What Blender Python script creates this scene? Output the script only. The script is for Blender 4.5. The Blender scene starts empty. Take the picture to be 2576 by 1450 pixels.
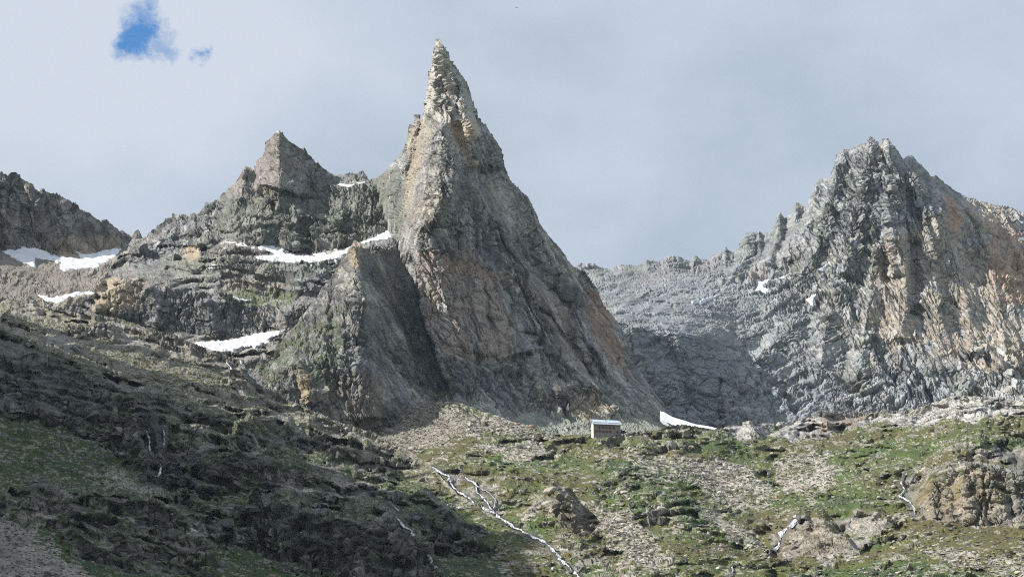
import bpy, math, random
import numpy as np

# ------------------------------------------------------------------ camera, sky, sun, exposure
SC = bpy.context.scene
W0, H0 = 2575.0, 1450.0                      # the picture's own frame, in which outlines were measured
HFOV, PITCH = math.radians(28.0), math.radians(16.0)
FPX = (W0 / 2) / math.tan(HFOV / 2)
cam_d = bpy.data.cameras.new('camera')
cam_d.sensor_width = 36.0
cam_d.lens = 18.0 / math.tan(HFOV / 2)
cam_d.clip_start = 1.0
cam_d.clip_end = 60000.0
cam = bpy.data.objects.new('camera', cam_d)
SC.collection.objects.link(cam)
cam.location = (0, 0, 0)
cam.rotation_euler = (math.radians(90) + PITCH, 0, 0)
SC.camera = cam

SUN_TO = np.array([-0.79, -0.14, 0.60]); SUN_TO /= np.linalg.norm(SUN_TO)
SUN_EL = math.asin(SUN_TO[2]); SUN_AZ = math.atan2(SUN_TO[0], SUN_TO[1])

def ray(px, py):
    cx = (np.asarray(px, float) - W0 / 2) / FPX
    cy = -(np.asarray(py, float) - H0 / 2) / FPX
    y = math.cos(PITCH) - cy * math.sin(PITCH)
    z = math.sin(PITCH) + cy * math.cos(PITCH)
    return cx, y, z

def world_at(px, py, D):
    x, y, z = ray(px, py)
    return x / y * D, np.asarray(D, float) + 0 * x, z / y * D

def hexrgb(r, g, b):
    f = lambda c: (c / 255 / 12.92) if c / 255 <= 0.04045 else ((c / 255 + 0.055) / 1.055) ** 2.4
    return (f(r), f(g), f(b), 1)

world = bpy.data.worlds.new('World'); SC.world = world; world.use_nodes = True
nt = world.node_tree; N = nt.nodes; L = nt.links
N.clear()
out = N.new('ShaderNodeOutputWorld')
sky = N.new('ShaderNodeTexSky'); sky.sky_type = 'NISHITA'; sky.sun_disc = False
sky.sun_elevation = SUN_EL; sky.sun_rotation = SUN_AZ; sky.altitude = 2200
bg_sky = N.new('ShaderNodeBackground'); bg_sky.inputs['Strength'].default_value = 0.10
tint = N.new('ShaderNodeMix'); tint.data_type = 'RGBA'; tint.blend_type = 'MULTIPLY'
tint.inputs[0].default_value = 1.0; tint.inputs[7].default_value = (0.50, 0.98, 1.30, 1)
L.new(sky.outputs[0], tint.inputs[6]); L.new(tint.outputs[2], bg_sky.inputs['Color'])
bg_cl = N.new('ShaderNodeBackground'); bg_cl.inputs['Strength'].default_value = 0.71
tc = N.new('ShaderNodeTexCoord')
def wnoise(scale, detail, rough=0.55, off=(0, 0, 0), stretch=(1, 1, 1)):
    m = N.new('ShaderNodeMapping'); m.inputs['Location'].default_value = off; m.inputs['Scale'].default_value = stretch
    n = N.new('ShaderNodeTexNoise'); n.inputs['Scale'].default_value = scale
    n.inputs['Detail'].default_value = detail; n.inputs['Roughness'].default_value = rough
    L.new(tc.outputs['Generated'], m.inputs[0]); L.new(m.outputs[0], n.inputs[0])
    return n
def wmath(op, a, b=None, c=None, clamp=False):
    m = N.new('ShaderNodeMath'); m.operation = op; m.use_clamp = clamp
    for i, v in enumerate((a, b, c)):
        if v is None: continue
        if isinstance(v, (int, float)): m.inputs[i].default_value = v
        else: L.new(v, m.inputs[i])
    return m.outputs[0]
def wmap(v, a, b, c, d):
    m = N.new('ShaderNodeMapRange'); m.interpolation_type = 'SMOOTHSTEP'
    L.new(v, m.inputs[0])
    for i, q in enumerate((a, b, c, d)): m.inputs[1 + i].default_value = q
    return m.outputs[0]
# clouds: soft grey-white deck, with one torn opening through which the blue shows
big = wnoise(5.0, 5, 0.5, (0.3, 0.1, 0.7), (1, 1, 1.7))
mid = wnoise(16.0, 6, 0.55, (2.3, 0.4, 0.2), (1, 1, 1.4))
sep = N.new('ShaderNodeSeparateXYZ'); L.new(tc.outputs['Generated'], sep.inputs[0])
elev = sep.outputs[2]
cc = N.new('ShaderNodeValToRGB')
cc.color_ramp.elements[0].position = 0.25; cc.color_ramp.elements[0].color = hexrgb(174, 189, 205)
cc.color_ramp.elements[1].position = 0.80; cc.color_ramp.elements[1].color = hexrgb(208, 216, 229)
e = cc.color_ramp.elements.new(0.5); e.color = hexrgb(192, 204, 219)
def lin(a, k): return wmath('MULTIPLY', a, k)
v = wmath('ADD', wmath('MULTIPLY_ADD', big.outputs[0], 1.3, -0.29), wmath('MULTIPLY_ADD', mid.outputs[0], 0.42, -0.19))
v = wmath('ADD', v, wmath('MULTIPLY_ADD', elev, 1.5, -0.42))
v = wmath('ADD', v, wmath('MULTIPLY', sep.outputs[0], -0.42))
rim = N.new('ShaderNodeVectorMath'); rim.operation = 'DISTANCE'; _d = np.array(ray(330, 130)); rim.inputs[1].default_value = _d / np.linalg.norm(_d)
L.new(tc.outputs['Generated'], rim.inputs[0]); v = wmath('ADD', v, wmap(rim.outputs['Value'], 0.01, 0.11, 0.30, 0.0))
L.new(v, cc.inputs[0]); L.new(cc.outputs[0], bg_cl.inputs['Color'])
wn = wnoise(38.0, 9, 0.72, (0.1, 3.3, 0.2))
wsub = N.new('ShaderNodeVectorMath'); wsub.operation = 'SUBTRACT'; wsub.inputs[1].default_value = (0.5, 0.5, 0.5)
L.new(wn.outputs['Color'], wsub.inputs[0])
wscl = N.new('ShaderNodeVectorMath'); wscl.operation = 'SCALE'; wscl.inputs['Scale'].default_value = 0.042
L.new(wsub.outputs[0], wscl.inputs[0])
wadd = N.new('ShaderNodeVectorMath'); wadd.operation = 'ADD'
L.new(tc.outputs['Generated'], wadd.inputs[0]); L.new(wscl.outputs[0], wadd.inputs[1])
hole = None
for (hx, hy, r0, r1, amt) in ((352, 86, 0.0045, 0.0160, 1.0), (356, 35, 0.001, 0.0130, 0.80), (360, 112, 0.003, 0.0125, 0.95),
                              (514, 142, 0.000, 0.0068, 0.8), (410, 125, 0.002, 0.0105, 0.6), (380, 140, 0.001, 0.010, 0.5)):
    d = np.array(ray(hx, hy)); d /= np.linalg.norm(d)
    dist = N.new('ShaderNodeVectorMath'); dist.operation = 'DISTANCE'; dist.inputs[1].default_value = d
    L.new(wadd.outputs[0], dist.inputs[0])
    m = wmap(dist.outputs['Value'], r0, r1, amt, 0.0)
    hole = m if hole is None else wmath('MAXIMUM', hole, m)
mx = N.new('ShaderNodeMixShader')
L.new(hole, mx.inputs[0]); L.new(bg_cl.outputs[0], mx.inputs[1]); L.new(bg_sky.outputs[0], mx.inputs[2])
L.new(mx.outputs[0], out.inputs[0])

sun_d = bpy.data.lights.new('sun', 'SUN'); sun_d.energy = 5.0; sun_d.angle = math.radians(0.5)
sun_d.color = (1.0, 0.94, 0.86)
sun = bpy.data.objects.new('sun', sun_d); SC.collection.objects.link(sun)
from mathutils import Vector
sun.rotation_euler = Vector(SUN_TO).to_track_quat('Z', 'Y').to_euler()
sun.location = (-400, -100, 900)

SC.view_settings.view_transform = 'Standard'; SC.view_settings.look = 'None'
SC.view_settings.exposure = 0.52; SC.view_settings.gamma = 1.0; SC.view_settings.use_curve_mapping = False
SC.cycles.use_denoising = False; SC.cycles.use_adaptive_sampling = False; SC.cycles.pixel_filter_type = 'BLACKMAN_HARRIS'; SC.cycles.filter_width = 1.1
SC.cycles.max_bounces = 5; SC.cycles.diffuse_bounces = 3; SC.cycles.volume_bounces = 1

# ------------------------------------------------------------------ noise
def hsh(ix, iy, iz, seed):
    a = (ix.astype(np.int64) * 374761393 + iy.astype(np.int64) * 668265263 + iz * 2147483647 + seed * 1274126177) & 0xFFFFFFFF
    a = ((a ^ (a >> 13)) * 1274126177) & 0xFFFFFFFF
    a = ((a ^ (a >> 16)) * 2246822519) & 0xFFFFFFFF
    a = a ^ (a >> 15)
    return (a & 0xFFFFFF).astype(np.float32) / 16777216.0

def vn3(x, y, z, seed):
    fx, fy, fz = np.floor(x), np.floor(y), np.floor(z)
    ix, iy, iz = fx.astype(np.int64), fy.astype(np.int64), fz.astype(np.int64)
    tx, ty, tz = (x - fx), (y - fy), (z - fz)
    tx = tx * tx * (3 - 2 * tx); ty = ty * ty * (3 - 2 * ty); tz = tz * tz * (3 - 2 * tz)
    r = 0
    for dx in (0, 1):
        wx = tx if dx else 1 - tx
        for dy in (0, 1):
            wy = ty if dy else 1 - ty
            for dz in (0, 1):
                wz = tz if dz else 1 - tz
                r = r + wx * wy * wz * hsh(ix + dx, iy + dy, iz + dz, seed)
    return r * 2 - 1

def vn2(x, y, seed):
    fx, fy = np.floor(x), np.floor(y)
    ix, iy = fx.astype(np.int64), fy.astype(np.int64)
    tx, ty = (x - fx), (y - fy)
    tx = tx * tx * (3 - 2 * tx); ty = ty * ty * (3 - 2 * ty)
    r = 0
    for dx in (0, 1):
        wx = tx if dx else 1 - tx
        for dy in (0, 1):
            wy = ty if dy else 1 - ty
            r = r + wx * wy * hsh(ix + dx, iy + dy, 0, seed)
    return r * 2 - 1

def fbm2(x, y, seed, oct=4, g=0.5):
    r, a, t = 0, 1.0, 0
    for o in range(oct):
        r = r + a * vn2(x * 2.03 ** o + o * 7.1, y * 2.03 ** o - o * 3.7, seed + o * 13); t += a; a *= g
    return r / t

def fbm3(x, y, z, seed, oct=4, g=0.5):
    r, a, t = 0, 1.0, 0
    for o in range(oct):
        k = 2.03 ** o
        r = r + a * vn3(x * k + o * 7.1, y * k, z * k - o * 3.7, seed + o * 13); t += a; a *= g
    return r / t

def facet(u, v, seed, tilt=1.0):
    """blocky rock: cells of a jittered grid, each its own tilted plane. Returns (height, random per cell, distance to joint)"""
    fu, fv = np.floor(u), np.floor(v)
    iu, iv = fu.astype(np.int64), fv.astype(np.int64)
    d1 = np.full(u.shape, 9.0, np.float32); d2 = d1.copy()
    hgt = np.zeros(u.shape, np.float32); cr = hgt.copy()
    for du in (-1, 0, 1):
        for dv in (-1, 0, 1):
            cu, cv = iu + du, iv + dv
            a = cu + hsh(cu, cv, 1, seed); b = cv + hsh(cu, cv, 2, seed)
            r3 = hsh(cu, cv, 3, seed)
            r4 = 0.35 * r3 + 0.65 * hsh(cu, cu, 7, seed)
            eu, ev = (u - a), (v - b)
            d = np.maximum(np.abs(eu), np.abs(ev)) * 0.6 + 0.4 * np.sqrt(eu * eu + ev * ev)
            gu = (hsh(cu, cv, 4, seed) * 2 - 1) * tilt; gv = (hsh(cu, cv, 5, seed) * 2 - 1) * tilt * 0.45
            h = (r4 * 2 - 1) * 0.6 + gu * eu + gv * ev
            near = d < d1
            d2 = np.where(near, d1, np.minimum(d2, d))
            hgt = np.where(near, h, hgt); cr = np.where(near, r3, cr)
            d1 = np.where(near, d, d1)
    return hgt, cr, d2 - d1

def sstep(a, b, x):
    t = np.clip((x - a) / (b - a), 0, 1)
    return t * t * (3 - 2 * t)

def poly_sd(px, py, poly):
    """signed distance to a polygon, positive inside"""
    P = np.array(poly, float); n = len(P)
    d = np.full(px.shape, 1e9); ins = np.zeros(px.shape, bool)
    for i in range(n):
        a, b = P[i], P[(i + 1) % n]
        ex, ey = b - a; wx, wy = px - a[0], py - a[1]
        t = np.clip((wx * ex + wy * ey) / (ex * ex + ey * ey + 1e-9), 0, 1)
        d = np.minimum(d, (wx - ex * t) ** 2 + (wy - ey * t) ** 2)
        c = ((a[1] > py) != (b[1] > py)) & (px < (b[0] - a[0]) * (py - a[1]) / (b[1] - a[1] + 1e-12) + a[0])
        ins ^= c
    d = np.sqrt(d)
    return np.where(ins, d, -d)

def line_sd(px, py, line):
    """signed distance to an open polyline: positive to its right when walking down it; also 0..1 along it"""
    P = np.array(line, float)
    best = np.full(px.shape, 1e9); sg = np.zeros(px.shape); al = np.zeros(px.shape)
    seg = np.hypot(*(P[1:] - P[:-1]).T); cum = np.r_[0, np.cumsum(seg)]
    for i in range(len(P) - 1):
        a, b = P[i], P[i + 1]
        ex, ey = b - a; wx, wy = px - a[0], py - a[1]
        t = np.clip((wx * ex + wy * ey) / (ex * ex + ey * ey + 1e-9), 0, 1)
        dx, dy = wx - ex * t, wy - ey * t
        d = np.sqrt(dx * dx + dy * dy)
        nb = d < best
        best = np.where(nb, d, best)
        sg = np.where(nb, np.sign(ey * wx - ex * wy), sg)
        al = np.where(nb, (cum[i] + t * seg[i]) / cum[-1], al)
    return best * sg, al

# ------------------------------------------------------------------ object helpers
def tag(o, label=None, cat=None, group=None, kind=None):
    if label: o['label'] = label
    if cat: o['category'] = cat
    if group: o['group'] = group
    if kind: o['kind'] = kind
    return o

def raw_mesh(name, V, F, mat, col=None, parent=None, smooth=False):
    """V (n,3), F (m,k) arrays"""
    me = bpy.data.meshes.new(name)
    V = np.asarray(V, np.float32); F = np.asarray(F, np.int32)
    k = F.shape[1]
    me.vertices.add(len(V)); me.vertices.foreach_set('co', V.ravel())
    me.loops.add(F.size); me.loops.foreach_set('vertex_index', F.ravel())
    me.polygons.add(len(F))
    me.polygons.foreach_set('loop_start', np.arange(0, F.size, k, dtype=np.int32))
    me.polygons.foreach_set('use_smooth', np.full(len(F), smooth))
    if col is not None:
        ca = me.color_attributes.new('Col', 'FLOAT_COLOR', 'POINT')
        c = np.ones((len(V), 4), np.float32); c[:, :3] = col
        ca.data.foreach_set('color', c.ravel())
    me.materials.append(mat)
    me.update(calc_edges=True)
    o = bpy.data.objects.new(name, me); SC.collection.objects.link(o)
    if parent: o.parent = parent
    return o

def mat_new(name):
    m = bpy.data.materials.new(name); m.use_nodes = True
    return m, m.node_tree, m.node_tree.nodes['Principled BSDF']

def mat_terrain(name, rough=0.9, fine=1.0, bump=0.35):
    m, t, b = mat_new(name)
    a = t.nodes.new('ShaderNodeVertexColor'); a.layer_name = 'Col'
    g = t.nodes.new('ShaderNodeNewGeometry')
    n1 = t.nodes.new('ShaderNodeTexNoise'); n1.inputs['Scale'].default_value = 0.55 * fine; n1.inputs['Detail'].default_value = 5
    n1.inputs['Roughness'].default_value = 0.65
    t.links.new(g.outputs['Position'], n1.inputs['Vector'])
    r = t.nodes.new('ShaderNodeMapRange'); r.inputs[1].default_value = 0.3; r.inputs[2].default_value = 0.7
    r.inputs[3].default_value = 0.66; r.inputs[4].default_value = 1.34
    t.links.new(n1.outputs[0], r.inputs[0])
    mx = t.nodes.new('ShaderNodeVectorMath'); mx.operation = 'SCALE'
    t.links.new(a.outputs[0], mx.inputs[0]); t.links.new(r.outputs[0], mx.inputs['Scale'])
    t.links.new(mx.outputs[0], b.inputs['Base Color'])
    bp = t.nodes.new('ShaderNodeBump'); bp.inputs['Strength'].default_value = bump; bp.inputs['Distance'].default_value = 1.2
    t.links.new(n1.outputs[0], bp.inputs['Height']); t.links.new(bp.outputs[0], b.inputs['Normal'])
    b.inputs['Roughness'].default_value = rough
    b.inputs['Specular IOR Level'].default_value = 0.25
    return m

def mat_simple(name, col, rough=0.7, noise=0.15, nscale=2.0, metal=0.0, spec=0.3, bump=0.0):
    m, t, b = mat_new(name)
    g = t.nodes.new('ShaderNodeNewGeometry')
    n1 = t.nodes.new('ShaderNodeTexNoise'); n1.inputs['Scale'].default_value = nscale; n1.inputs['Detail'].default_value = 5
    t.links.new(g.outputs['Position'], n1.inputs['Vector'])
    r = t.nodes.new('ShaderNodeMapRange'); r.inputs[1].default_value = 0.3; r.inputs[2].default_value = 0.7
    r.inputs[3].default_value = 1 - noise; r.inputs[4].default_value = 1 + noise
    t.links.new(n1.outputs[0], r.inputs[0])
    mx = t.nodes.new('ShaderNodeVectorMath'); mx.operation = 'SCALE'; mx.inputs[0].default_value = col
    t.links.new(r.outputs[0], mx.inputs['Scale']); t.links.new(mx.outputs[0], b.inputs['Base Color'])
    if bump:
        bp = t.nodes.new('ShaderNodeBump'); bp.inputs['Strength'].default_value = bump; bp.inputs['Distance'].default_value = 0.4
        t.links.new(n1.outputs[0], bp.inputs['Height']); t.links.new(bp.outputs[0], b.inputs['Normal'])
    b.inputs['Roughness'].default_value = rough; b.inputs['Metallic'].default_value = metal
    b.inputs['Specular IOR Level'].default_value = spec
    return m

M_ROCK = mat_terrain('rock'); M_GROUND = mat_terrain('slope_ground', 0.95, 1.3, 0.5)
M_SNOW = mat_simple('snow', (0.66, 0.69, 0.73), 0.6, 0.16, 0.12, bump=0.5)
M_WATER = mat_terrain('foaming_water', 0.35, 2.0, 0.6)

# palette (real-world base colours)
GREY = np.array((0.245, 0.245, 0.235)); PALE = np.array((0.385, 0.365, 0.32)); DARK = np.array((0.105, 0.105, 0.105))
TAN = np.array((0.42, 0.34, 0.235)); ORANGE = np.array((0.40, 0.225, 0.125)); GREEN_G = np.array((0.185, 0.205, 0.165))
BROWN = np.array((0.20, 0.165, 0.13)); BLUEG = np.array((0.20, 0.222, 0.245)); GRASS = np.array((0.066, 0.102, 0.020))
GRASS2 = np.array((0.092, 0.088, 0.030)); GRASS3 = np.array((0.032, 0.062, 0.018)); SCREE = np.array((0.305, 0.285, 0.245)); PINK = np.array((0.28, 0.235, 0.205))
for _c in (GREY, PALE, DARK, TAN, ORANGE, GREEN_G, BROWN, BLUEG, SCREE, PINK): _c *= 1.0

def mixc(c, k, m):
    return c + (k - c) * np.clip(m, 0, 1)[..., None]

# ------------------------------------------------------------------ landforms
def blur(a, n):
    for _ in range(n):
        b = np.pad(a, 1, mode='edge')
        a = (b[:-2, 1:-1] + b[2:, 1:-1] + b[1:-1, :-2] + b[1:-1, 2:] + 4 * b[1:-1, 1:-1]) / 8
    return a

CALM = {}
def warp(PX, PY, seed, r, sc):
    return (PX + fbm2(PX / sc, PY / (sc * 0.7), seed, 4, 0.6) * r, PY + fbm2(PX / sc + 7, PY / (sc * 0.7), seed + 1, 4, 0.6) * r * 0.6)
def calm_mask(s):
    m = np.zeros(s.PX.shape)
    for i, (poly, lab) in enumerate(SNOW.get(s.name, [])):
        wx, wy = warp(s.PX, s.PY, 300 + i, 9, 14)
        m = np.maximum(m, sstep(-5, 3, poly_sd(wx, wy, poly)))
    for (line, w, lab, cat) in STREAMS.get(s.name, []):
        sd, al = line_sd(s.PX, s.PY, line)
        m = np.maximum(m, 0.75 * sstep(w + 6, w, np.abs(sd)))
    return m

SNOW = {
 'far_ridge': [([(2, 630), (30, 628), (80, 622), (110, 628), (150, 645), (200, 645), (190, 632), (215, 637), (260, 632), (285, 622), (308, 622), (300, 640), (250, 668), (205, 678), (160, 682), (150, 672), (155, 660), (110, 652), (85, 648), (90, 672), (70, 668), (30, 645)], 'branching snowfield under the far left ridge'),
               ([(92, 500), (98, 494), (100, 502), (95, 508)], 'tiny snow spot high on the far left ridge'),
               ([(88, 740), (130, 748), (165, 738), (240, 730), (242, 738), (190, 746), (150, 762), (115, 760)], 'low flat snow strip left of the tan cliff corner')],
 'massif': [([(640, 620), (660, 614), (712, 625), (720, 640), (790, 640), (850, 632), (885, 620), (892, 622), (880, 634), (840, 650), (780, 660), (720, 662), (650, 655), (645, 645), (690, 640)], 'long curved snow ledge left of the buttress top'),
            ([(565, 605), (590, 608), (640, 620), (645, 626), (600, 618)], 'thin snow line running into the long snow ledge'),
            ([(905, 607), (935, 598), (965, 584), (985, 577), (1000, 586), (985, 598), (950, 606), (915, 612)], 'steep white snow patch against the foot of the needle'),
            ([(820, 464), (860, 462), (905, 458), (925, 450), (922, 458), (880, 468), (840, 468)], 'snow strip on the crest saddle left of the needle'),
            ([(714, 459), (722, 456), (740, 453), (736, 459), (722, 461)], 'small snow fleck right under the second peak'),
            ([(500, 546), (512, 543), (524, 541), (515, 547)], 'small snow fleck on the crest left of the second peak'),
            ([(518, 668), (532, 664), (550, 662), (540, 669)], 'short snow fleck beside the orange rock corner'),
            ([(515, 735), (560, 741), (605, 748), (640, 757), (600, 755), (550, 744)], 'thin snow line above the dark middle cliff'),
            ([(486, 858), (540, 856), (590, 850), (640, 838), (700, 832), (722, 829), (700, 842), (670, 860), (650, 875), (610, 876), (590, 886), (550, 884), (500, 872)], 'large lowest snowfield under the dark middle cliff')],
 'right_massif': [([(1735, 765), (1745, 756), (1780, 750), (1815, 738), (1812, 744), (1775, 758), (1750, 764)], 'slanting snow strip low on the cirque wall'),
            ([(1904, 708), (1925, 704), (1930, 712), (1922, 722), (1935, 732), (1925, 738), (1905, 730), (1898, 736), (1902, 722)], 'ragged snow patch in the middle of the right massif'),
            ([(1950, 708), (1965, 695), (1988, 685), (1985, 693), (1965, 704)], 'narrow snow strip above the ragged snow patch'),
            ([(2058, 680), (2072, 668), (2086, 658), (2082, 670), (2070, 682)], 'upper slanting snow patch of the right massif'),
            ([(2030, 750), (2048, 744), (2050, 762), (2040, 766)], 'small square snow patch below the slanting one'),
            ([(2560, 598), (2580, 595), (2584, 603), (2565, 604)], 'little snow patch at the right edge under the skyline')],
}
STREAMS = {
 'alp': [([(1090, 1176), (1105, 1186), (1128, 1202), (1140, 1220), (1152, 1238), (1165, 1248), (1195, 1268), (1240, 1290), (1262, 1306), (1290, 1324), (1320, 1342), (1352, 1356), (1375, 1366), (1392, 1386), (1403, 1398), (1416, 1412), (1430, 1426), (1446, 1442), (1464, 1460)], 4.2, 'white mountain stream falling diagonally down the middle slope', 'stream'),
         ([(1170, 1202), (1190, 1215), (1212, 1232), (1235, 1245), (1246, 1262), (1240, 1280)], 2.4, 'braided side stream over dark wet rocks', 'stream'),
         ([(1195, 1212), (1200, 1240), (1222, 1262), (1240, 1288)], 1.8, 'thin runnel between the two braids', 'stream'),
         ([(2005, 1298), (1992, 1312), (1985, 1325), (1968, 1345), (1958, 1368), (1945, 1388)], 5.0, 'short white cascade beside the brown knoll', 'waterfall'),
         ([(2278, 1192), (2266, 1215), (2274, 1232), (2262, 1250), (2285, 1262), (2296, 1280), (2300, 1296)], 2.4, 'thin waterfall left of the tan cliff', 'waterfall'),
         ([(1830, 1460), (1842, 1438), (1838, 1420)], 1.5, 'trickle at the bottom of the alp', 'stream')],
 'left_slope': [([(1003, 1305), (1018, 1322), (1035, 1342), (1048, 1362)], 4.2, 'upper leap of the shaded waterfall', 'waterfall'),
         ([(1066, 1386), (1078, 1404), (1092, 1424), (1112, 1444), (1120, 1460)], 4.2, 'lower leap of the shaded waterfall', 'waterfall'),
         ([(600, 903), (612, 918), (622, 935), (636, 950), (655, 968)], 4.5, 'waterfall draining the lowest snowfield', 'waterfall'),
         ([(572, 912), (578, 925), (586, 938)], 2.0, 'small second thread left of the snow waterfall', 'waterfall'),
         ([(186, 872), (196, 880), (202, 886)], 2.6, 'glint of water on the upper left slope', 'stream'),
         ([(368, 1086), (376, 1105), (378, 1135), (392, 1158), (404, 1175), (400, 1205)], 2.6, 'thin waterfall in the dark gully', 'waterfall'),
         ([(408, 1082), (414, 1105), (412, 1130)], 2.0, 'second thread in the dark gully', 'waterfall'),
         ([(608, 1102), (622, 1112), (632, 1120)], 1.6, 'short glinting rill in shade', 'stream'),
         ([(975, 1262), (990, 1275), (1004, 1288)], 1.3, 'faint rill above the shaded waterfall', 'stream')],
}

class Land:
    """A landform. Its surface is sampled on a lattice of bearings and heights seen from the valley, each sample at
    its own true distance; past the crest it turns over and falls away behind."""
    def __init__(s, name, x0, x1, y0, y1, step, lines, back=(150.0, 1.1), ysmooth=2):
        s.name, s.step = name, step
        s.xs = np.arange(x0, x1 + step, step); s.ys = np.arange(y0, y1 + step, step)
        s.PX, s.PYr = np.meshgrid(s.xs, s.ys)
        s.lines = lines; s.back = back
        top = np.array(lines[0], float)
        jag = vn2(s.xs / 6.0, s.xs * 0 + 3.3, 77) * 1.6 + vn2(s.xs / 2.6, s.xs * 0 + 1.3, 78) * 1.2
        s.sky = np.interp(s.xs, top[:, 0], top[:, 1]) + jag
        s.E = np.maximum(s.sky[None, :] - s.PYr, 0)
        s.PY = np.maximum(s.PYr, s.sky[None, :])
        s.D = s._depth(s.PX, s.PY, ysmooth)
        s.D0 = blur(s.D, 12)
    def _depth(s, PX, PY, ysmooth):
        ys, ds = [], []
        for i, ln in enumerate(s.lines):
            a = np.array(ln, float)
            yk = s.sky.copy() if i == 0 else np.interp(s.xs, a[:, 0], a[:, 1])
            if i: yk = np.maximum(yk, ys[-1] + 1.0)
            ys.append(yk); ds.append(np.interp(s.xs, a[:, 0], a[:, 2]))
        D = np.broadcast_to(ds[0][None, :], PX.shape).copy()
        for i in range(len(ys) - 1):
            a, b = ys[i][None, :], ys[i + 1][None, :]
            t = (PY - a) / (b - a)
            Di = ds[i][None, :] * (1 - t) + ds[i + 1][None, :] * t
            D = np.where(t >= 0, np.where((t <= 1) | (i == len(ys) - 2), Di, D), D)
        return blur(D, ysmooth)
    def crease(s, line, amp, wl, wr, taper=0.12, sharp=1.0):
        """a rib (amp>0, stands towards the viewer) or gully (amp<0) along a line; wl/wr = reach to either side"""
        sd, al = line_sd(s.PX, s.PY, line)
        # sign convention: walking down, right-of-line in the picture is positive
        w = np.where(sd > 0, wr, wl)
        k = np.clip(1 - np.abs(sd) / w, 0, 1) ** sharp
        k *= sstep(0, taper, al + 1e-6) * sstep(0, taper, 1 - al + 1e-6) if taper > 0 else 1
        s.D -= amp * k
    def ramp(s, line, amp, w, side=1):
        """a break of level: everything on one side (within reach w) set back by amp"""
        sd, al = line_sd(s.PX, s.PY, line)
        k = sstep(-3, 5, sd * side) * (1 - sstep(w * 0.6, w, sd * side)) * sstep(0, 0.1, al + 1e-6) * sstep(0, 0.06, 1 - al + 1e-6)
        s.D += amp * k
    def cliff(s, top, bottom, rate=5.0, lean=0.12, rough=6.0, seed=5):
        """a rock step: from its foot the ground rises steeply to its lip, then runs back to meet the old slope"""
        T, B = np.array(top, float), np.array(bottom, float)
        x0, x1 = max(T[0, 0], B[0, 0]), min(T[-1, 0], B[-1, 0])
        xs = s.xs
        inr = (xs >= x0) & (xs <= x1)
        n = vn2(xs / 22.0, xs * 0, seed) * rough + vn2(xs / 7.0, xs * 0 + 5, seed) * rough * 0.5
        yt = np.interp(xs, T[:, 0], T[:, 1]) + n; yb = np.interp(xs, B[:, 0], B[:, 1]) + n * 0.4
        edge = np.minimum(xs - x0, x1 - xs) / 70.0
        f = sstep(0, 1, edge); yt = yb + (yt - yb) * f
        DB = np.zeros(len(xs))
        for j in range(len(xs)):
            py = s.PY[:, j]; idx = np.argsort(py, kind='stable'); DB[j] = np.interp(yb[j], py[idx], s.D[idx, j])
        kk = 15; DB = np.convolve(np.pad(DB, kk, mode='edge'), np.ones(2 * kk + 1) / (2 * kk + 1), 'valid')
        for j in np.nonzero(inr)[0]:
            if yb[j] - yt[j] < 2: continue
            col = s.D[:, j]; py = s.PY[:, j]
            idx = np.argsort(py, kind='stable')
            Db = min(DB[j], np.interp(yb[j], py[idx], col[idx]) + 2)
            Dc = Db + lean * (yb[j] - py)
            lip = Db + lean * (yb[j] - yt[j]) + (yt[j] - py) * rate
            new = np.where(py > yb[j], col, np.where(py >= yt[j], np.minimum(Dc, col), np.minimum(lip, col)))
            s.D[:, j] = new
    def terrace(s, P, w, seed, tilt=0.0, riser=0.6, wob=1.2):
        """break the slope into risers and treads"""
        ph = (s.PY + tilt * s.PX + fbm2(s.PX / (P * 3.2), s.PY / (P * 1.6), seed, 4, 0.55) * P * wob) / P + vn2(s.PX / (P * 0.9), s.PY / (P * 0.9), seed + 7) * 0.25
        fr = ph - np.floor(ph)
        off = (sstep(riser, 1, fr) - fr) * P * np.clip(w, 0, 1)
        q = np.maximum(s.PY + off, s.sky[None, :])
        f = np.clip((q - s.ys[0]) / s.step, 0, len(s.ys) - 1.001); i = f.astype(int); t = f - i
        jj = np.broadcast_to(np.arange(len(s.xs))[None, :], i.shape)
        s.D = s.D[i, jj] * (1 - t) + s.D[i + 1, jj] * t
    def finish(s, rock, mask_ground=None, coarse=None, seed=1, ground_amp=1.0, ribs=1.3, floor=0.3, fine=1.0, outcrop=0.0, ocs=26.0, quiet=None, fr_sets=((12, 34, 120, 3.2), (-38, 42, 110, 2.6))):
        """rock: list of (weight or None, angle deg, elongation, [(size m, amp)...])"""
        s.D = blur(s.D, 1)
        X, Y, Z = world_at(s.PX, s.PY, s.D)
        E = s.E / s.step
        t = np.clip(s.E / 90.0, 0, 1.3)
        bd, bs = s.back
        s.hidden = s.E > 110
        Y = Y + bd * t ** 1.4; Z = Z - bd * bs * t ** 1.2
        s.base = np.stack([X, Y, Z], -1)
        # normal of the smoothed surface
        P = np.stack([blur(X, 5), blur(Y, 5), blur(Z, 5)], -1)
        gx = np.gradient(P, axis=1); gy = np.gradient(P, axis=0)
        nn = np.cross(gx, gy); ln = np.linalg.norm(nn, axis=-1, keepdims=True) + 1e-9
        nn = nn / ln
        fl = np.sign(-(nn * P).sum(-1, keepdims=True)); fl[fl == 0] = 1
        front = s.E[..., None] < 1
        nn = np.where(front, nn * fl, nn * fl)
        s.nrm = nn
        disp = np.zeros(X.shape); s.cell = np.zeros(X.shape); s.joint = np.ones(X.shape)
        x0_, y0_, z0_ = world_at(s.PX, s.PY, blur(s.D, 4) if s.name in ('alp', 'left_slope') else s.D0)
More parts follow.
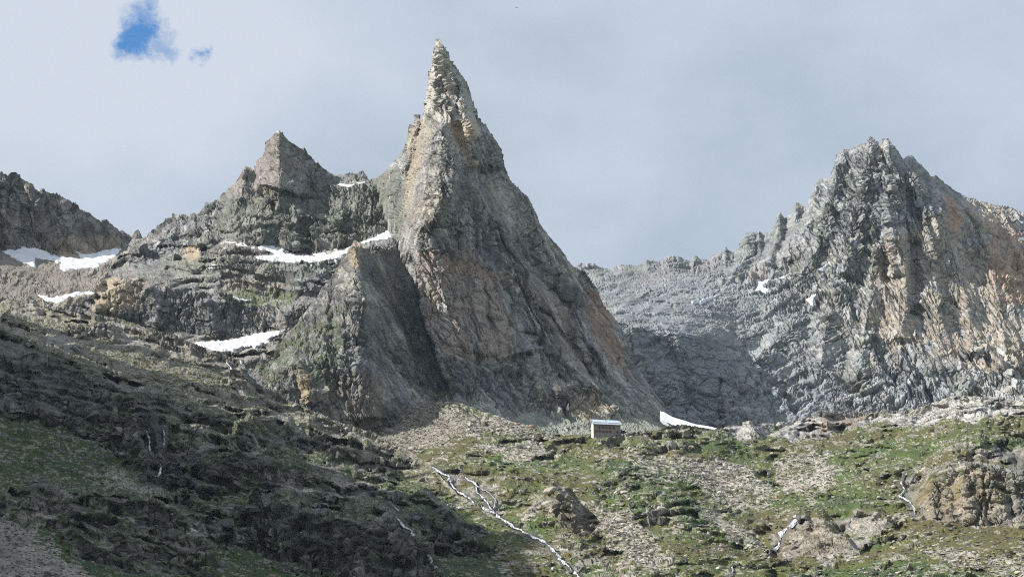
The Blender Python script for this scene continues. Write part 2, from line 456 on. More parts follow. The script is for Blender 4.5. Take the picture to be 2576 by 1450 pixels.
        U0 = x0_ + 0.10 * (Y - y0_); V0 = z0_ + 0.22 * (y0_ - y0_.mean())
        s.U0, s.V0 = U0, V0
        vd = P / np.linalg.norm(P, axis=-1, keepdims=True)
        fac = np.abs((nn * vd).sum(-1))
        s.steep = sstep(0.33, 0.62, blur(fac, 4))
        wu = fbm2(U0 / 40, V0 / 40, seed + 3, 3) * 6; wv = fbm2(U0 / 40 + 9, V0 / 40, seed + 4, 3) * 6
        wu2 = vn2(U0 / 8, V0 / 8, seed + 5) * 1.2; wv2 = vn2(U0 / 8, V0 / 8 + 5, seed + 6) * 1.2
        tot = 0
        for (w, ang, el, sizes) in rock:
            a = math.radians(ang)
            u = (U0 + wu + wu2) * math.cos(a) + (V0 + wv + wv2) * math.sin(a)
            v = -(U0 + wu + wu2) * math.sin(a) + (V0 + wv + wv2) * math.cos(a)
            w_ = 1.0 if w is None else (s.steep if isinstance(w, str) and w == 'steep' else (1 - s.steep if isinstance(w, str) else w))
            for i, (sz, amp) in enumerate(sizes):
                h, cr, jd = facet(u / sz, v / (sz * el), seed * 10 + i + int(ang) % 97, 1.1)
                disp += w_ * amp * h
                if el > 1.8:
                    rb = vn2(u / (sz * 0.62) + 3.1 * i, v / (sz * el * 1.3) + 1.7, seed * 7 + i)
                    disp += w_ * amp * ribs * (0.42 - np.abs(rb))
                if i >= 1:
                    s.cell += w_ * (cr - 0.5) * (1.0 if i < 3 else 0.6)
                if i in (1, 2, 3):
                    crack = np.clip(1 - jd / (0.07 if i == 1 else 0.13), 0, 1)
                    disp -= w_ * crack * amp * 1.25
                    s.joint = np.minimum(s.joint, 1 - crack * np.clip(w_, 0, 1))
        mod = 0.50 + 0.85 * sstep(-0.35, 0.45, fbm2(U0 / 75, V0 / 60, seed + 81, 4, 0.55))
        disp *= mod; s.cell *= 0.5 + 0.6 * mod
        for (an, sx, sy, dp) in fr_sets:
            a = math.radians(an)
            u = U0 * math.cos(a) + V0 * math.sin(a); v = -U0 * math.sin(a) + V0 * math.cos(a)
            n_ = fbm2(u / sx, v / sy, seed + 85 + int(an) % 31, 4, 0.5)
            c_ = np.clip(1 - np.abs(n_) / 0.045, 0, 1) * sstep(-0.3, 0.2, vn2(u / 40, v / 60, seed + 87))
            disp -= c_ * dp * (0.35 + 0.65 * s.steep); s.joint = np.minimum(s.joint, 1 - c_ * 0.9)
            disp += sstep(-0.05, 0.05, n_) * dp * 0.5 * s.steep
        disp += fbm3(X / 60, Y / 60, Z / 60, seed + 31, 4) * (coarse if coarse else 8.0)
        g = fbm2(U0 / 7, V0 / 7, seed + 51, 3)
        s.mo = sstep(0.08, 0.18, fbm2(U0 / ocs, V0 / (ocs * 0.42), seed + 71, 5, 0.6) + 0.12 * fbm2(U0 / 6, V0 / 4, seed + 77, 2))
        disp += (0.5 - np.abs(g)) * (0.3 + 1.1 * s.steep) + fine * 0.55 * vn2(U0 / 1.6, V0 / 2.0, seed + 55)
        if mask_ground is not None:
            mg = np.clip(mask_ground, 0, 1)
            gb = fbm2(U0 / 30, V0 / 13, seed + 61, 5, 0.5)
            disp = disp * (1 - mg * 0.80) + mg * gb * 5.0 * ground_amp + outcrop * s.mo * mg * (1 + 0.35 * disp / 4)
        disp *= 0.45 + 0.55 * sstep(0, 14, s.PY - s.sky[None, :] + s.E * 0.3)
        disp *= np.clip(blur(fac, 3) / 0.55, floor, 1.0)
        s.calm = calm_mask(s)
        if quiet is not None: disp *= 1 - quiet
        disp *= 1 - 0.9 * s.calm
        s.P = s.base + s.nrm * disp[..., None]
        gx = np.gradient(s.P, axis=1); gy = np.gradient(s.P, axis=0)
        n2 = np.cross(gx, gy); n2 /= np.linalg.norm(n2, axis=-1, keepdims=True) + 1e-9
        s.nz = np.abs(blur(n2[..., 2], 2))
        s.disp = disp
        return s
    def colours(s, seed, base=GREY, var=0.5, warm=0.5, cool=0.5, streak=0.4):
        X, Y, Z = s.U0, s.U0 * 0.0 + 0.5, s.V0
        C = np.broadcast_to(base, X.shape + (3,)).copy()
        n1 = fbm3(X / 70, Y / 70, Z / 90, seed + 1, 5, 0.6); n2 = fbm3(X / 30, Y / 30, Z / 45, seed + 9, 5, 0.6)
        n3 = fbm3(X / 9, Y / 9, Z / 22, seed + 17, 3, 0.6)
        C = mixc(C, PALE, sstep(0.0, 0.6, n1 + n3 * 0.5) * 0.45)
        C = mixc(C, TAN, sstep(0.05, 0.55, n2 + n3 * 0.4) * warm)
        C = mixc(C, BLUEG, sstep(0.0, 0.5, -n1 + 0.3 * n3) * cool)
        C = mixc(C, GREEN_G, sstep(0.05, 0.5, -n2 + 0.5 * n3) * cool)
        st = fbm2(X / 3.5 + n1 * 2, Z / 45, seed + 23, 3)
        C *= (1 - streak * s.steep * sstep(0.05, 0.6, st))[..., None]
        C *= (1 + s.cell * var * 0.75)[..., None]
        C = mixc(C, DARK * 0.6, (1 - s.joint) * 0.75)  # dark joints, with the missing shade of cracks put into the colour
        sp = vn3(X / 2.2, Y / 2.2, Z / 3.2, seed + 41)
        C *= (1 + 0.22 * sp)[..., None]
        s.C = C
        return s
    def patch(s, poly, col, amt=1.0, soft=10, rough=14, seed=3, nscale=30, breakup=0.0, sl=None):
        q = 8 if rough < 9 else 1
        sd = poly_sd(s.PX + fbm2(s.PX / nscale, s.PY / nscale, seed, 4, 0.6) * rough, s.PY + fbm2(s.PX / nscale + 7, s.PY / nscale, seed + 1, 4, 0.6) * rough * 0.7, poly)
        m = sstep(-soft / 2, soft / 2, sd) * amt
        if breakup:
            b = fbm2(s.PX / 26, s.PY / 13, seed + 5, 5, 0.65)
            m *= sstep(breakup - 0.35, breakup + 0.02, -b * 1.2 + 0.35)
        if rough > 5: m *= (1 - s.steep) + s.steep * (0.30 + 0.70 * sstep(-0.35, 0.2, fbm2(s.PX / 8, s.PY / 30, seed + 9, 4, 0.6) + 0.1))
        if sl is not None:
            m *= sstep(sl[0], sl[1], s.nz)
        s.C = mixc(s.C, np.asarray(col), m)
        return m
    def build(s, label_mat=M_ROCK, name=None):
        h, w = s.PX.shape
        idx = np.arange(h * w).reshape(h, w)
        ok = ~(s.hidden[:-1, :-1] & s.hidden[1:, :-1] & s.hidden[:-1, 1:] & s.hidden[1:, 1:])
        F = np.stack([idx[:-1, :-1][ok], idx[1:, :-1][ok], idx[1:, 1:][ok], idx[:-1, 1:][ok]], -1)
        used = np.zeros(h * w, bool); used[F.ravel()] = True
        remap = np.cumsum(used) - 1
        o = raw_mesh(name or s.name, s.P.reshape(-1, 3)[used], remap[F], label_mat, np.clip(s.C, 0.01, 0.8).reshape(-1, 3)[used])
        o['kind'] = 'structure'
        s.obj = o
        return o
    def at(s, px, py, arr=None):
        """the point of the surface in direction (px,py)"""
        A = s.P if arr is None else arr
        px = np.asarray(px, float); py = np.asarray(py, float)
        fx = np.clip((px - s.xs[0]) / s.step, 0, len(s.xs) - 1.001); fy = np.clip((py - s.ys[0]) / s.step, 0, len(s.ys) - 1.001)
        ix, iy = fx.astype(int), fy.astype(int); tx, ty = (fx - ix), (fy - iy)
        if A.ndim == 3: tx, ty = tx[..., None], ty[..., None]
        return (A[iy, ix] * (1 - tx) * (1 - ty) + A[iy, ix + 1] * tx * (1 - ty) + A[iy + 1, ix] * (1 - tx) * ty + A[iy + 1, ix + 1] * tx * ty)

#%%LANDS
STEP = 2.0
# ---- far left ridge
A = Land('far_ridge', -420, 400, 380, 830, STEP * 1.1, [
    [(-420, 340, 2350), (-200, 385, 2480), (0, 431, 2560), (12, 436, 2560), (20, 443, 2565), (33, 439, 2565), (43, 445, 2565), (48, 455, 2570), (62, 458, 2570), (83, 461, 2575), (90, 475, 2580), (100, 481, 2585), (108, 470, 2585), (115, 481, 2590), (147, 491, 2600), (173, 501, 2610), (187, 515, 2615), (200, 525, 2620), (227, 538, 2635), (253, 558, 2650), (267, 557, 2655), (283, 565, 2660), (300, 580, 2670), (313, 581, 2675), (327, 590, 2680), (330, 595, 2680), (337, 588, 2680), (343, 575, 2680), (353, 583, 2680), (360, 598, 2680), (400, 640, 2680)],
    [(-420, 600, 2300), (0, 630, 2510), (60, 638, 2530), (150, 634, 2560), (230, 640, 2590), (300, 628, 2630), (400, 650, 2660)],
    [(-420, 680, 2150), (0, 685, 2330), (100, 690, 2370), (200, 690, 2400), (310, 668, 2480), (400, 690, 2500)],
    [(-420, 850, 1900), (0, 760, 2150), (200, 765, 2180), (400, 800, 2200)],
    [(-420, 950, 1800), (400, 900, 2050)]], back=(260, 1.0))
A.crease([(60, 455), (90, 520), (110, 600)], 18, 45, 25); A.crease([(10, 440), (30, 520), (20, 620)], 16, 30, 30)
A.crease([(150, 495), (165, 560), (190, 635)], 16, 35, 25); A.crease([(230, 545), (240, 590), (260, 635)], 12, 25, 25)
A.finish([(None, 12, 2.6, [(34, 9), (14, 4.5), (6, 2.0), (2.8, 0.9)])], None, 10, seed=11)
A.colours(11, BROWN * 0.55 + GREY * 0.28, 0.8, 0.25, 0.35, 0.3)
A.patch([(-420, 660), (0, 640), (320, 640), (330, 700), (240, 760), (0, 780), (-420, 860)], BROWN * 0.5 + GREY * 0.4, 0.6)
A.patch([(140, 600), (240, 590), (310, 600), (290, 650), (150, 650)], TAN * 0.8, 0.5)
A.build(name='mountain')

# ---- left massif: second peak and its three rock steps
B = Land('massif', 190, 1120, 310, 1040, STEP, [
    [(190, 770, 2150), (236, 735, 2200), (300, 640, 2450), (330, 602, 2500), (360, 597, 2500), (370, 592, 2500), (377, 582, 2490), (387, 580, 2490), (400, 568, 2480), (417, 562, 2470), (420, 552, 2470), (437, 540, 2460), (460, 538, 2455), (477, 545, 2450), (480, 537, 2450), (497, 538, 2445), (507, 525, 2440), (517, 507, 2440), (530, 507, 2435), (540, 500, 2430), (550, 498, 2430), (560, 488, 2430), (580, 468, 2425), (597, 452, 2425), (603, 442, 2420), (608, 423, 2420), (618, 414, 2420), (627, 420, 2420), (640, 429, 2420), (643, 434, 2420), (642.5, 412, 2420), (648, 398, 2415), (660, 396, 2410), (663, 375, 2410), (668, 355, 2405), (680, 348, 2400), (690, 333, 2400), (703, 327, 2400), (713, 338, 2405), (722, 350, 2410), (737, 360, 2420), (753, 372, 2430), (763, 378, 2435), (767, 374, 2435), (772, 383, 2440), (782, 393, 2445), (792, 404, 2450), (795, 409, 2440), (797, 405, 2430), (803, 410, 2430), (805, 416, 2430), (817, 425, 2420), (827, 432, 2415), (843, 438, 2410), (858, 438, 2405), (883, 435, 2400), (900, 434, 2400), (910, 430, 2400), (918, 436, 2400), (921, 447, 2400), (935, 456, 2400), (960, 470, 2400), (1000, 470, 2400), (1120, 470, 2400)],
    [(190, 780, 2140), (236, 745, 2200), (300, 655, 2400), (400, 605, 2420), (500, 565, 2400), (600, 525, 2370), (700, 482, 2345), (745, 468, 2385), (775, 462, 2405), (820, 466, 2375), (925, 462, 2350), (1120, 480, 2340)],
    [(190, 790, 2130), (236, 750, 2190), (300, 665, 2380), (400, 640, 2380), (500, 606, 2330), (600, 600, 2290), (640, 612, 2290), (700, 630, 2290), (800, 636, 2290), (880, 622, 2280), (950, 592, 2285), (1000, 578, 2290), (1120, 570, 2290)],
    [(190, 800, 2120), (236, 760, 2170), (300, 685, 2300), (400, 665, 2300), (500, 650, 2240), (570, 645, 2200), (640, 658, 2190), (720, 667, 2190), (800, 658, 2190), (880, 638, 2190), (950, 615, 2210), (1010, 592, 2240), (1120, 585, 2240)],
    [(190, 810, 2100), (236, 765, 2150), (245, 695, 2160), (300, 688, 2180), (450, 703, 2170), (520, 720, 2160), (640, 740, 2150), (740, 745, 2140), (1120, 760, 2140)],
    [(190, 815, 2080), (238, 770, 2090), (245, 706, 2085), (300, 698, 2085), (370, 702, 2080), (450, 718, 2080), (520, 738, 2080), (600, 752, 2080), (660, 765, 2080), (740, 760, 2075), (1120, 780, 2070)],
    [(190, 830, 2060), (240, 786, 2060), (300, 802, 2055), (400, 822, 2050), (480, 838, 2045), (560, 846, 2045), (650, 842, 2045), (720, 824, 2045), (1120, 840, 2040)],
    [(190, 880, 1900), (480, 880, 1880), (600, 895, 1880), (700, 875, 1920), (780, 880, 2045), (1120, 900, 2060)],
    [(190, 1040, 1700), (650, 1040, 1790), (780, 1040, 2030), (1120, 1040, 2050)]], back=(200, 1.3))
B.crease([(703, 325), (706, 380), (712, 430), (700, 480)], 34, 60, 95, 0.05)
B.crease([(645, 400), (648, 440), (640, 490)], 12, 25, 30); B.crease([(618, 414), (612, 450), (600, 510)], 14, 30, 30)
B.crease([(560, 520), (600, 540), (640, 575), (660, 610)], 22, 60, 55); B.crease([(680, 500), (700, 560), (698, 630)], -16, 30, 18)
B.crease([(760, 520), (740, 570), (745, 630)], 14, 40, 30); B.crease([(860, 500), (850, 560), (845, 625)], 14, 40, 30)
B.crease([(480, 560), (500, 600), (490, 660)], 16, 40, 40); B.crease([(400, 600), (420, 650), (400, 690)], 14, 40, 40)
B.crease([(350, 620), (330, 660), (335, 690)], 16, 30, 40); B.crease([(245, 712), (250, 750), (240, 785)], 14, 12, 30)
B.crease([(370, 710), (400, 760), (390, 820)], 16, 30, 20); B.crease([(520, 745), (530, 790), (550, 840)], 14, 40, 30)
B.crease([(760, 690), (740, 760), (700, 830)], 18, 40, 60); B.crease([(640, 680), (650, 720), (640, 745)], 10, 30, 30)
rows = (B.PY > 640) & (B.PY < 760)
hz = sstep(640, 690, B.PY) * (1 - sstep(700, 760, B.PY))
B.terrace(30, (1 - calm_mask(B)) * 0.5 * sstep(-0.1, 0.3, fbm2(B.PX / 120, B.PY / 70, 163, 4)) * sstep(500, 560, B.PY) + 0.35 * (1 - calm_mask(B)) * sstep(560, 600, B.PY), 164, -0.08, 0.6)
B.finish([(1 - 0.8 * hz, 6, 2.3, [(30, 7.0), (13, 4.2), (6, 2.5), (2.8, 1.2)]), (0.8 * hz, 82, 2.6, [(24, 5), (10, 3.0), (5, 1.5), (2.6, 0.7)])], None, 8, seed=21, fr_sets=((8, 20, 70, 3.2), (74, 24, 90, 3.0), (-40, 34, 80, 2.2)))
B.colours(21, GREY * 0.78, 0.9, 0.30, 0.6, 0.4)
B.patch([(560, 480), (700, 480), (960, 460), (1010, 560), (880, 620), (700, 630), (560, 600)], GREEN_G * 0.75, 0.55, 30)
B.patch([(600, 420), (703, 325), (800, 405), (760, 460), (640, 500), (560, 500)], PINK * 0.9, 0.35, 20)
B.patch([(240, 705), (300, 700), (360, 705), (370, 760), (300, 800), (236, 790)], TAN, 0.55, 10)
B.patch([(470, 625), (500, 615), (510, 650), (480, 668), (460, 655)], TAN, 0.6, 10)
B.patch([(330, 710), (520, 735), (640, 760), (640, 830), (480, 835), (350, 790)], BLUEG * 0.55, 0.55, 20)
B.patch([(190, 840), (500, 850), (720, 900), (1120, 900), (1120, 1040), (190, 1040)], SCREE * 0.8, 0.5)
B.patch([(560, 735), (740, 735), (730, 765), (640, 768), (560, 755)], GRASS, 0.6, 10, breakup=0.1)
B.patch([(400, 640), (640, 660), (880, 650), (880, 700), (640, 690), (400, 690)], GREEN_G * 0.8, 0.5, 14)
B.build(name='mountain')

# ---- the great needle and its wall
C = Land('needle', 925, 1790, 85, 1190, STEP * 0.9, [
    [(925, 452, 2420), (945, 448, 2370), (962, 436, 2310), (979, 421, 2260), (996, 397, 2225), (1002, 395, 2215), (1012, 379, 2200), (1021, 358, 2185), (1027, 338, 2175), (1031, 312, 2170), (1034, 313, 2165), (1037, 322, 2160), (1042, 306, 2155), (1048, 287, 2150), (1052, 294, 2150), (1056, 301, 2145), (1062, 294, 2140), (1067, 275, 2135), (1071, 250, 2130), (1073, 221, 2130), (1079, 184, 2128), (1087, 154, 2125), (1089, 125, 2122), (1092, 113, 2120), (1096, 101, 2120), (1104, 97, 2118), (1110, 104, 2118), (1113, 119, 2120), (1125, 129.5, 2122), (1131, 146, 2125), (1139, 161, 2128), (1154, 177, 2130), (1166, 196, 2132), (1179, 217, 2135), (1185, 242, 2138), (1189, 261, 2140), (1196, 277, 2142), (1199, 296, 2146), (1212, 308, 2150), (1221, 313, 2152), (1233, 333, 2158), (1248, 354, 2166), (1262, 377, 2175), (1268, 408, 2180), (1273, 433, 2185), (1287, 454, 2190), (1297, 471, 2195), (1301, 466, 2195), (1312, 483, 2200), (1329, 494, 2205), (1341, 521, 2210), (1352, 550, 2215), (1366, 573, 2220), (1383, 594, 2225), (1400, 617, 2228), (1420, 642, 2232), (1441, 668, 2238), (1471, 688, 2245), (1503, 727, 2250), (1518, 765, 2250), (1540, 790, 2255), (1568, 830, 2240), (1581, 872, 2225), (1592, 911, 2210), (1620, 947, 2190), (1633, 969, 2180), (1665, 1005, 2150), (1680, 1040, 2110), (1700, 1062, 2080), (1790, 1100, 2010)],
    [(925, 540, 2400), (960, 500, 2310), (1000, 440, 2190), (1040, 380, 2115), (1070, 340, 2085), (1092, 300, 2078), (1105, 290, 2074), (1130, 290, 2070), (1160, 300, 2070), (1180, 320, 2074), (1200, 345, 2090), (1240, 400, 2130), (1273, 460, 2160), (1350, 570, 2190), (1441, 690, 2215), (1530, 800, 2235), (1600, 930, 2190), (1700, 1070, 2060), (1790, 1110, 1990)],
    [(925, 640, 2400), (960, 620, 2330), (1000, 602, 2230), (1030, 588, 2090), (1055, 575, 2030), (1100, 550, 2015), (1130, 545, 2035), (1200, 560, 2065), (1300, 610, 2110), (1400, 690, 2165), (1500, 800, 2200), (1600, 945, 2165), (1700, 1080, 2040), (1790, 1120, 1980)],
    [(925, 800, 2350), (1000, 780, 2180), (1050, 760, 1995), (1120, 760, 1995), (1200, 780, 2020), (1300, 800, 2060), (1450, 850, 2120), (1600, 960, 2140), (1700, 1090, 2030), (1790, 1125, 1970)],
    [(925, 1000, 2100), (1050, 1000, 1975), (1100, 985, 1955), (1150, 990, 1945), (1250, 1020, 1965), (1400, 1050, 1990), (1550, 1060, 2010), (1700, 1095, 2020), (1790, 1130, 1960)],
    [(925, 1190, 1800), (1200, 1190, 1800), (1790, 1190, 1850)]], back=(60, 3.2))
# the lit prow and the shadowed wall right of it
C.crease([(1100, 285), (1112, 325), (1128, 372), (1140, 425), (1128, 500), (1090, 550), (1030, 590)], 34, 75, 30, 0.12)
C.crease([(1108, 98), (1135, 170), (1162, 215), (1180, 270), (1188, 335), (1196, 430)], 22, 60, 45, 0.06)
C.crease([(1150, 300), (1160, 350), (1185, 420), (1240, 440)], -14, 30, 20)
C.crease([(1085, 120), (1080, 200), (1076, 270)], -5, 10, 12); C.crease([(1120, 150), (1118, 220), (1128, 290)], -6, 10, 10)
C.crease([(1150, 210), (1145, 260), (1152, 300)], -6, 10, 10)
C.crease([(1062, 300), (1050, 350), (1035, 420), (1030, 520), (1015, 580)], -12, 18, 14)
C.crease([(1035, 318), (1022, 370), (1000, 440)], 10, 16, 16); C.crease([(1050, 292), (1042, 350), (1020, 430)], 9, 12, 12)
C.crease([(1273, 433), (1235, 428), (1190, 432)], -9, 14, 10); C.crease([(1300, 470), (1320, 540), (1370, 640), (1450, 760)], 12, 28, 40)
C.crease([(1215, 310), (1230, 360), (1240, 425)], 8, 16, 16)
C.crease([(1330, 500), (1345, 560), (1400, 660)], 10, 20, 20); C.crease([(1180, 450), (1250, 560), (1330, 700), (1400, 850), (1480, 1000)], 10, 40, 28)
C.crease([(1135, 560), (1150, 600), (1145, 640)], -6, 10, 10)
C.crease([(1060, 600), (1150, 640), (1260, 690), (1370, 740), (1440, 800)], 4, 20, 18)
C.crease([(1300, 720), (1380, 790), (1425, 850), (1470, 915), (1500, 960)], -9, 7, 4); C.crease([(1420, 700), (1450, 780), (1480, 870), (1560, 1000)], 14, 30, 40)
C.crease([(1195, 860), (1203, 890), (1200, 920)], -5, 7, 7); C.crease([(1215, 700), (1230, 800), (1260, 900)], -6, 12, 12)
C.crease([(1520, 790), (1560, 850), (1590, 930)], 14, 30, 16); C.crease([(1250, 905), (1320, 880), (1400, 880)], 12, 10, 24)
C.crease([(1380, 1000), (1450, 960), (1520, 990), (1560, 1050)], 16, 30, 30)
C.crease([(1120, 760), (1200, 775), (1270, 800)], 6, 14, 8)
C.ramp([(1030, 625), (1046, 660), (1052, 720), (1058, 790), (1085, 862), (1110, 930), (1128, 990)], 75, 120, -1)
for ln, a_, w_ in (([(1300, 640), (1350, 720), (1400, 800), (1460, 900), (1520, 1010)], 9, 70), ([(1200, 600), (1245, 680), (1275, 760), (1330, 900), (1380, 1000)], 8, 60),
                   ([(1365, 600), (1410, 680), (1470, 760), (1540, 900), (1600, 1010)], 9, 60), ([(1240, 470), (1290, 560), (1340, 640)], 8, 50), ([(1150, 560), (1160, 650), (1150, 760), (1165, 880)], 5, 50),
                   ([(1290, 880), (1400, 870), (1470, 930), (1540, 1030)], 9, 50), ([(1065, 640), (1150, 662), (1262, 702), (1372, 746), (1440, 790)], 3, 40), ([(1130, 900), (1230, 930), (1300, 905), (1380, 880)], 8, 40)):
    C.ramp(ln, a_, w_)
for ln, a_, l_, r_ in (([(1058, 340), (1048, 430), (1025, 560)], 9, 14, 9), ([(1088, 310), (1082, 400), (1058, 530)], 9, 16, 10), ([(1108, 330), (1112, 420), (1095, 510)], 8, 14, 9),
                       ([(1100, 140), (1098, 220), (1102, 280)], 6, 10, 7), ([(1135, 185), (1132, 250), (1140, 300)], 6, 10, 7), ([(1165, 230), (1166, 290), (1175, 350)], 6, 10, 7),
                       ([(1000, 440), (985, 500), (975, 570)], 10, 18, 12), ([(1215, 330), (1222, 380), (1232, 425)], 6, 10, 8), ([(1250, 380), (1255, 430)], 6, 10, 8)):
    C.crease(ln, a_ * 0.55, l_ * 1.2, r_ * 1.3)
wl = sstep(0, 30, line_sd(C.PX, C.PY, [(1100, 90), (1120, 330), (1140, 430), (1090, 560), (1040, 620), (1060, 800), (1130, 1000), (1130, 1190)])[0])
diag = wl * sstep(420, 560, C.PY)
low = diag * sstep(860, 940, C.PY - (C.PX - 1100) * 0.1)
C.finish([(1 - diag, 4, 2.6, [(17, 4.4), (8, 3.2), (4.2, 1.9), (2.2, 1.0)]), (diag * (1 - low) * 0.85, 22, 3.4, [(26, 8.0), (12, 5.2), (6, 2.8), (3, 1.3)]),
          (low * 0.9, 38, 3.0, [(20, 4.4), (9, 3.0), (4.6, 1.8), (2.4, 0.9)])], None, 6, seed=31, fr_sets=((22, 22, 120, 5.5), (31, 13, 80, 3.2), (-34, 36, 90, 3.4)), quiet=0.45 * sstep(-15, 15, poly_sd(C.PX, C.PY, [(1060, 650), (1200, 650), (1270, 760), (1290, 900), (1200, 930), (1120, 900), (1070, 800)])))
C.colours(31, GREY * 1.0, 0.75, 0.30, 0.5, 0.45)
_a = math.radians(22); _u = C.U0 * math.cos(_a) + C.V0 * math.sin(_a); _v = -C.U0 * math.sin(_a) + C.V0 * math.cos(_a)
_b = fbm2(_u / 3.2, _v / 55, 601, 4, 0.62); C.C *= (1 + diag * np.clip(_b * 2.2, -1, 0.8) * 0.42)[..., None]
C.C = mixc(C.C, DARK * 0.7, diag * sstep(0.030, 0.0, np.abs(fbm2(_u / 26, _v / 120, 601+5, 4, 0.55))) * 0.8)
C.patch([(1060, 300), (1100, 90), (1200, 280), (1200, 440), (1150, 330), (1080, 290)], PALE * 1.15, 0.75, 16)  # sunlit upper spire made paler in its colour
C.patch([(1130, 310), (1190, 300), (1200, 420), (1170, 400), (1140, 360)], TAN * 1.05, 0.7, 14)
C.patch([(1020, 320), (1066, 290), (1075, 360), (1040, 480), (1030, 560), (1010, 560), (1025, 420)], TAN * 0.85, 0.45, 20)
C.patch([(1055, 640), (1200, 620), (1270, 760), (1290, 900), (1230, 920), (1120, 900), (1060, 800)], PINK * 1.12, 0.8, 20)
C.patch([(1270, 640), (1370, 700), (1440, 800), (1500, 960), (1400, 900), (1330, 760)], PINK * 0.85, 0.4, 20)
C.patch([(1480, 720), (1530, 780), (1570, 900), (1600, 960), (1520, 900), (1470, 800)], ORANGE * 0.75, 0.45, 20)
C.patch([(1180, 560), (1400, 680), (1440, 760), (1300, 700), (1180, 660)], BLUEG * 0.8, 0.35, 20)
C.patch([(1060, 640), (1150, 660), (1260, 700), (1260, 720), (1140, 680)], ORANGE * 0.8, 0.35, 10)
C.patch([(915, 440), (985, 425), (1015, 450), (1030, 560), (990, 610), (915, 650)], GREEN_G * 0.75, 0.6, 26)
C.patch([(1188, 868), (1200, 860), (1214, 900), (1205, 930), (1190, 920)], DARK * 0.9, 0.8, 6, 4)
C.patch([(1290, 1050), (1400, 1040), (1700, 1060), (1700, 1130), (1290, 1130)], GREEN_G * 1.25, 0.6, 16)
C.patch([(1440, 1010), (1480, 990), (1520, 1010), (1500, 1060), (1440, 1050)], TAN * 0.8, 0.6, 10)
C.patch([(1090, 975), (1130, 965), (1150, 985), (1130, 1005), (1100, 1005)], GRASS3, 0.85, 8)
C.patch([(1140, 920), (1300, 930), (1300, 1010), (1150, 990)], BLUEG * 0.65, 0.5, 20)
for ln in ([(1330, 700), (1400, 830), (1425, 860), (1470, 920), (1500, 965)], [(1148, 570), (1146, 620), (1142, 640)]):
    pass
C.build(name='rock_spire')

# ---- buttress in front of the wall
D = Land('buttress', 590, 1150, 590, 1160, STEP, [
    [(590, 1010, 1800), (620, 965, 1810), (650, 908, 1840), (685, 900, 1860), (700, 872, 1880), (722, 832, 1900), (745, 815, 1910), (765, 785, 1925), (800, 738, 1945), (825, 705, 1965), (840, 690, 1975), (855, 660, 1985), (870, 640, 1990), (880, 622, 1995), (888, 608, 1998), (897, 606, 2000), (905, 610, 2000), (912, 622, 2003), (922, 622, 2005), (935, 640, 2015), (960, 632, 2045), (985, 622, 2075), (1000, 640, 2085), (1020, 672, 2088), (1040, 700, 2085), (1050, 740, 2075), (1058, 800, 2055), (1085, 880, 2025), (1105, 930, 2005), (1125, 980, 1990), (1150, 1020, 1990)],
    [(590, 1020, 1795), (650, 930, 1825), (700, 900, 1860), (800, 800, 1905), (850, 760, 1915), (890, 740, 1920), (940, 760, 1945), (1000, 790, 2012), (1050, 850, 2040), (1100, 950, 2000), (1150, 1040, 1985)],
    [(590, 1030, 1790), (660, 960, 1800), (700, 930, 1810), (800, 900, 1830), (860, 900, 1830), (940, 930, 1870), (1000, 950, 1925), (1050, 960, 1965), (1100, 980, 1978), (1150, 1050, 1975)],
    [(590, 1060, 1760), (700, 1000, 1770), (800, 1050, 1770), (930, 1075, 1800), (1000, 1060, 1850), (1100, 1030, 1925), (1150, 1060, 1960)],
    [(590, 1160, 1690), (900, 1160, 1765), (960, 1160, 1850), (1150, 1160, 1980)]], back=(90, 1.8))
D.crease([(897, 606), (905, 680), (915, 760), (925, 860), (940, 960), (945, 1060)], 26, 90, 70, 0.03)
D.crease([(725, 832), (735, 880), (760, 930), (790, 1010)], 14, 40, 40); D.crease([(830, 700), (815, 760), (830, 830)], 10, 30, 26)
D.crease([(940, 650), (975, 760), (1020, 880), (1080, 980)], 12, 22, 22); D.crease([(960, 700), (1000, 800), (1060, 920)], -12, 14, 14)
D.crease([(925, 640), (935, 760), (970, 880), (1030, 990)], -12, 16, 14); D.crease([(770, 985), (790, 1020)], 16, 25, 30)
D.crease([(700, 900), (715, 950), (730, 990)], 9, 20, 24); D.crease([(850, 800), (870, 880), (900, 950)], 10, 30, 26)
dg = sstep(-10, 60, line_sd(D.PX, D.PY, [(900, 600), (905, 760), (900, 900), (900, 1160)])[0])
D.finish([(1 - dg, 8, 2.0, [(18, 5.2), (9, 3.6), (4.6, 2.2), (2.4, 1.1)]), (dg, 28, 4.0, [(17, 4.4), (8, 3.4), (4.4, 1.9), (2.4, 1.0)])], None, 9, seed=41, fr_sets=((28, 15, 90, 3.2), (6, 20, 60, 2.4)))
D.colours(41, GREY * 0.66, 0.9, 0.28, 0.6, 0.35)
_a = math.radians(27); _u = D.U0 * math.cos(_a) + D.V0 * math.sin(_a); _v = -D.U0 * math.sin(_a) + D.V0 * math.cos(_a)
_b = fbm2(_u / 3.2, _v / 55, 611, 4, 0.62); D.C *= (1 + dg * np.clip(_b * 2.2, -1, 0.8) * 0.42)[..., None]
D.C = mixc(D.C, DARK * 0.7, dg * sstep(0.030, 0.0, np.abs(fbm2(_u / 26, _v / 120, 611+5, 4, 0.55))) * 0.8)
D.patch([(640, 900), (740, 820), (850, 780), (880, 860), (860, 1000), (760, 1000), (660, 980)], GRASS * 0.75, 0.5, 16, 34, 44, nscale=14, breakup=0.42)
D.patch([(880, 612), (905, 608), (908, 660), (890, 680), (872, 660)], TAN * 0.85, 0.6, 8)
D.patch([(1000, 640), (1120, 980), (1080, 960), (960, 650)], BLUEG * 0.62, 0.6, 16)  # deep shade of the chimney put into the rock colour
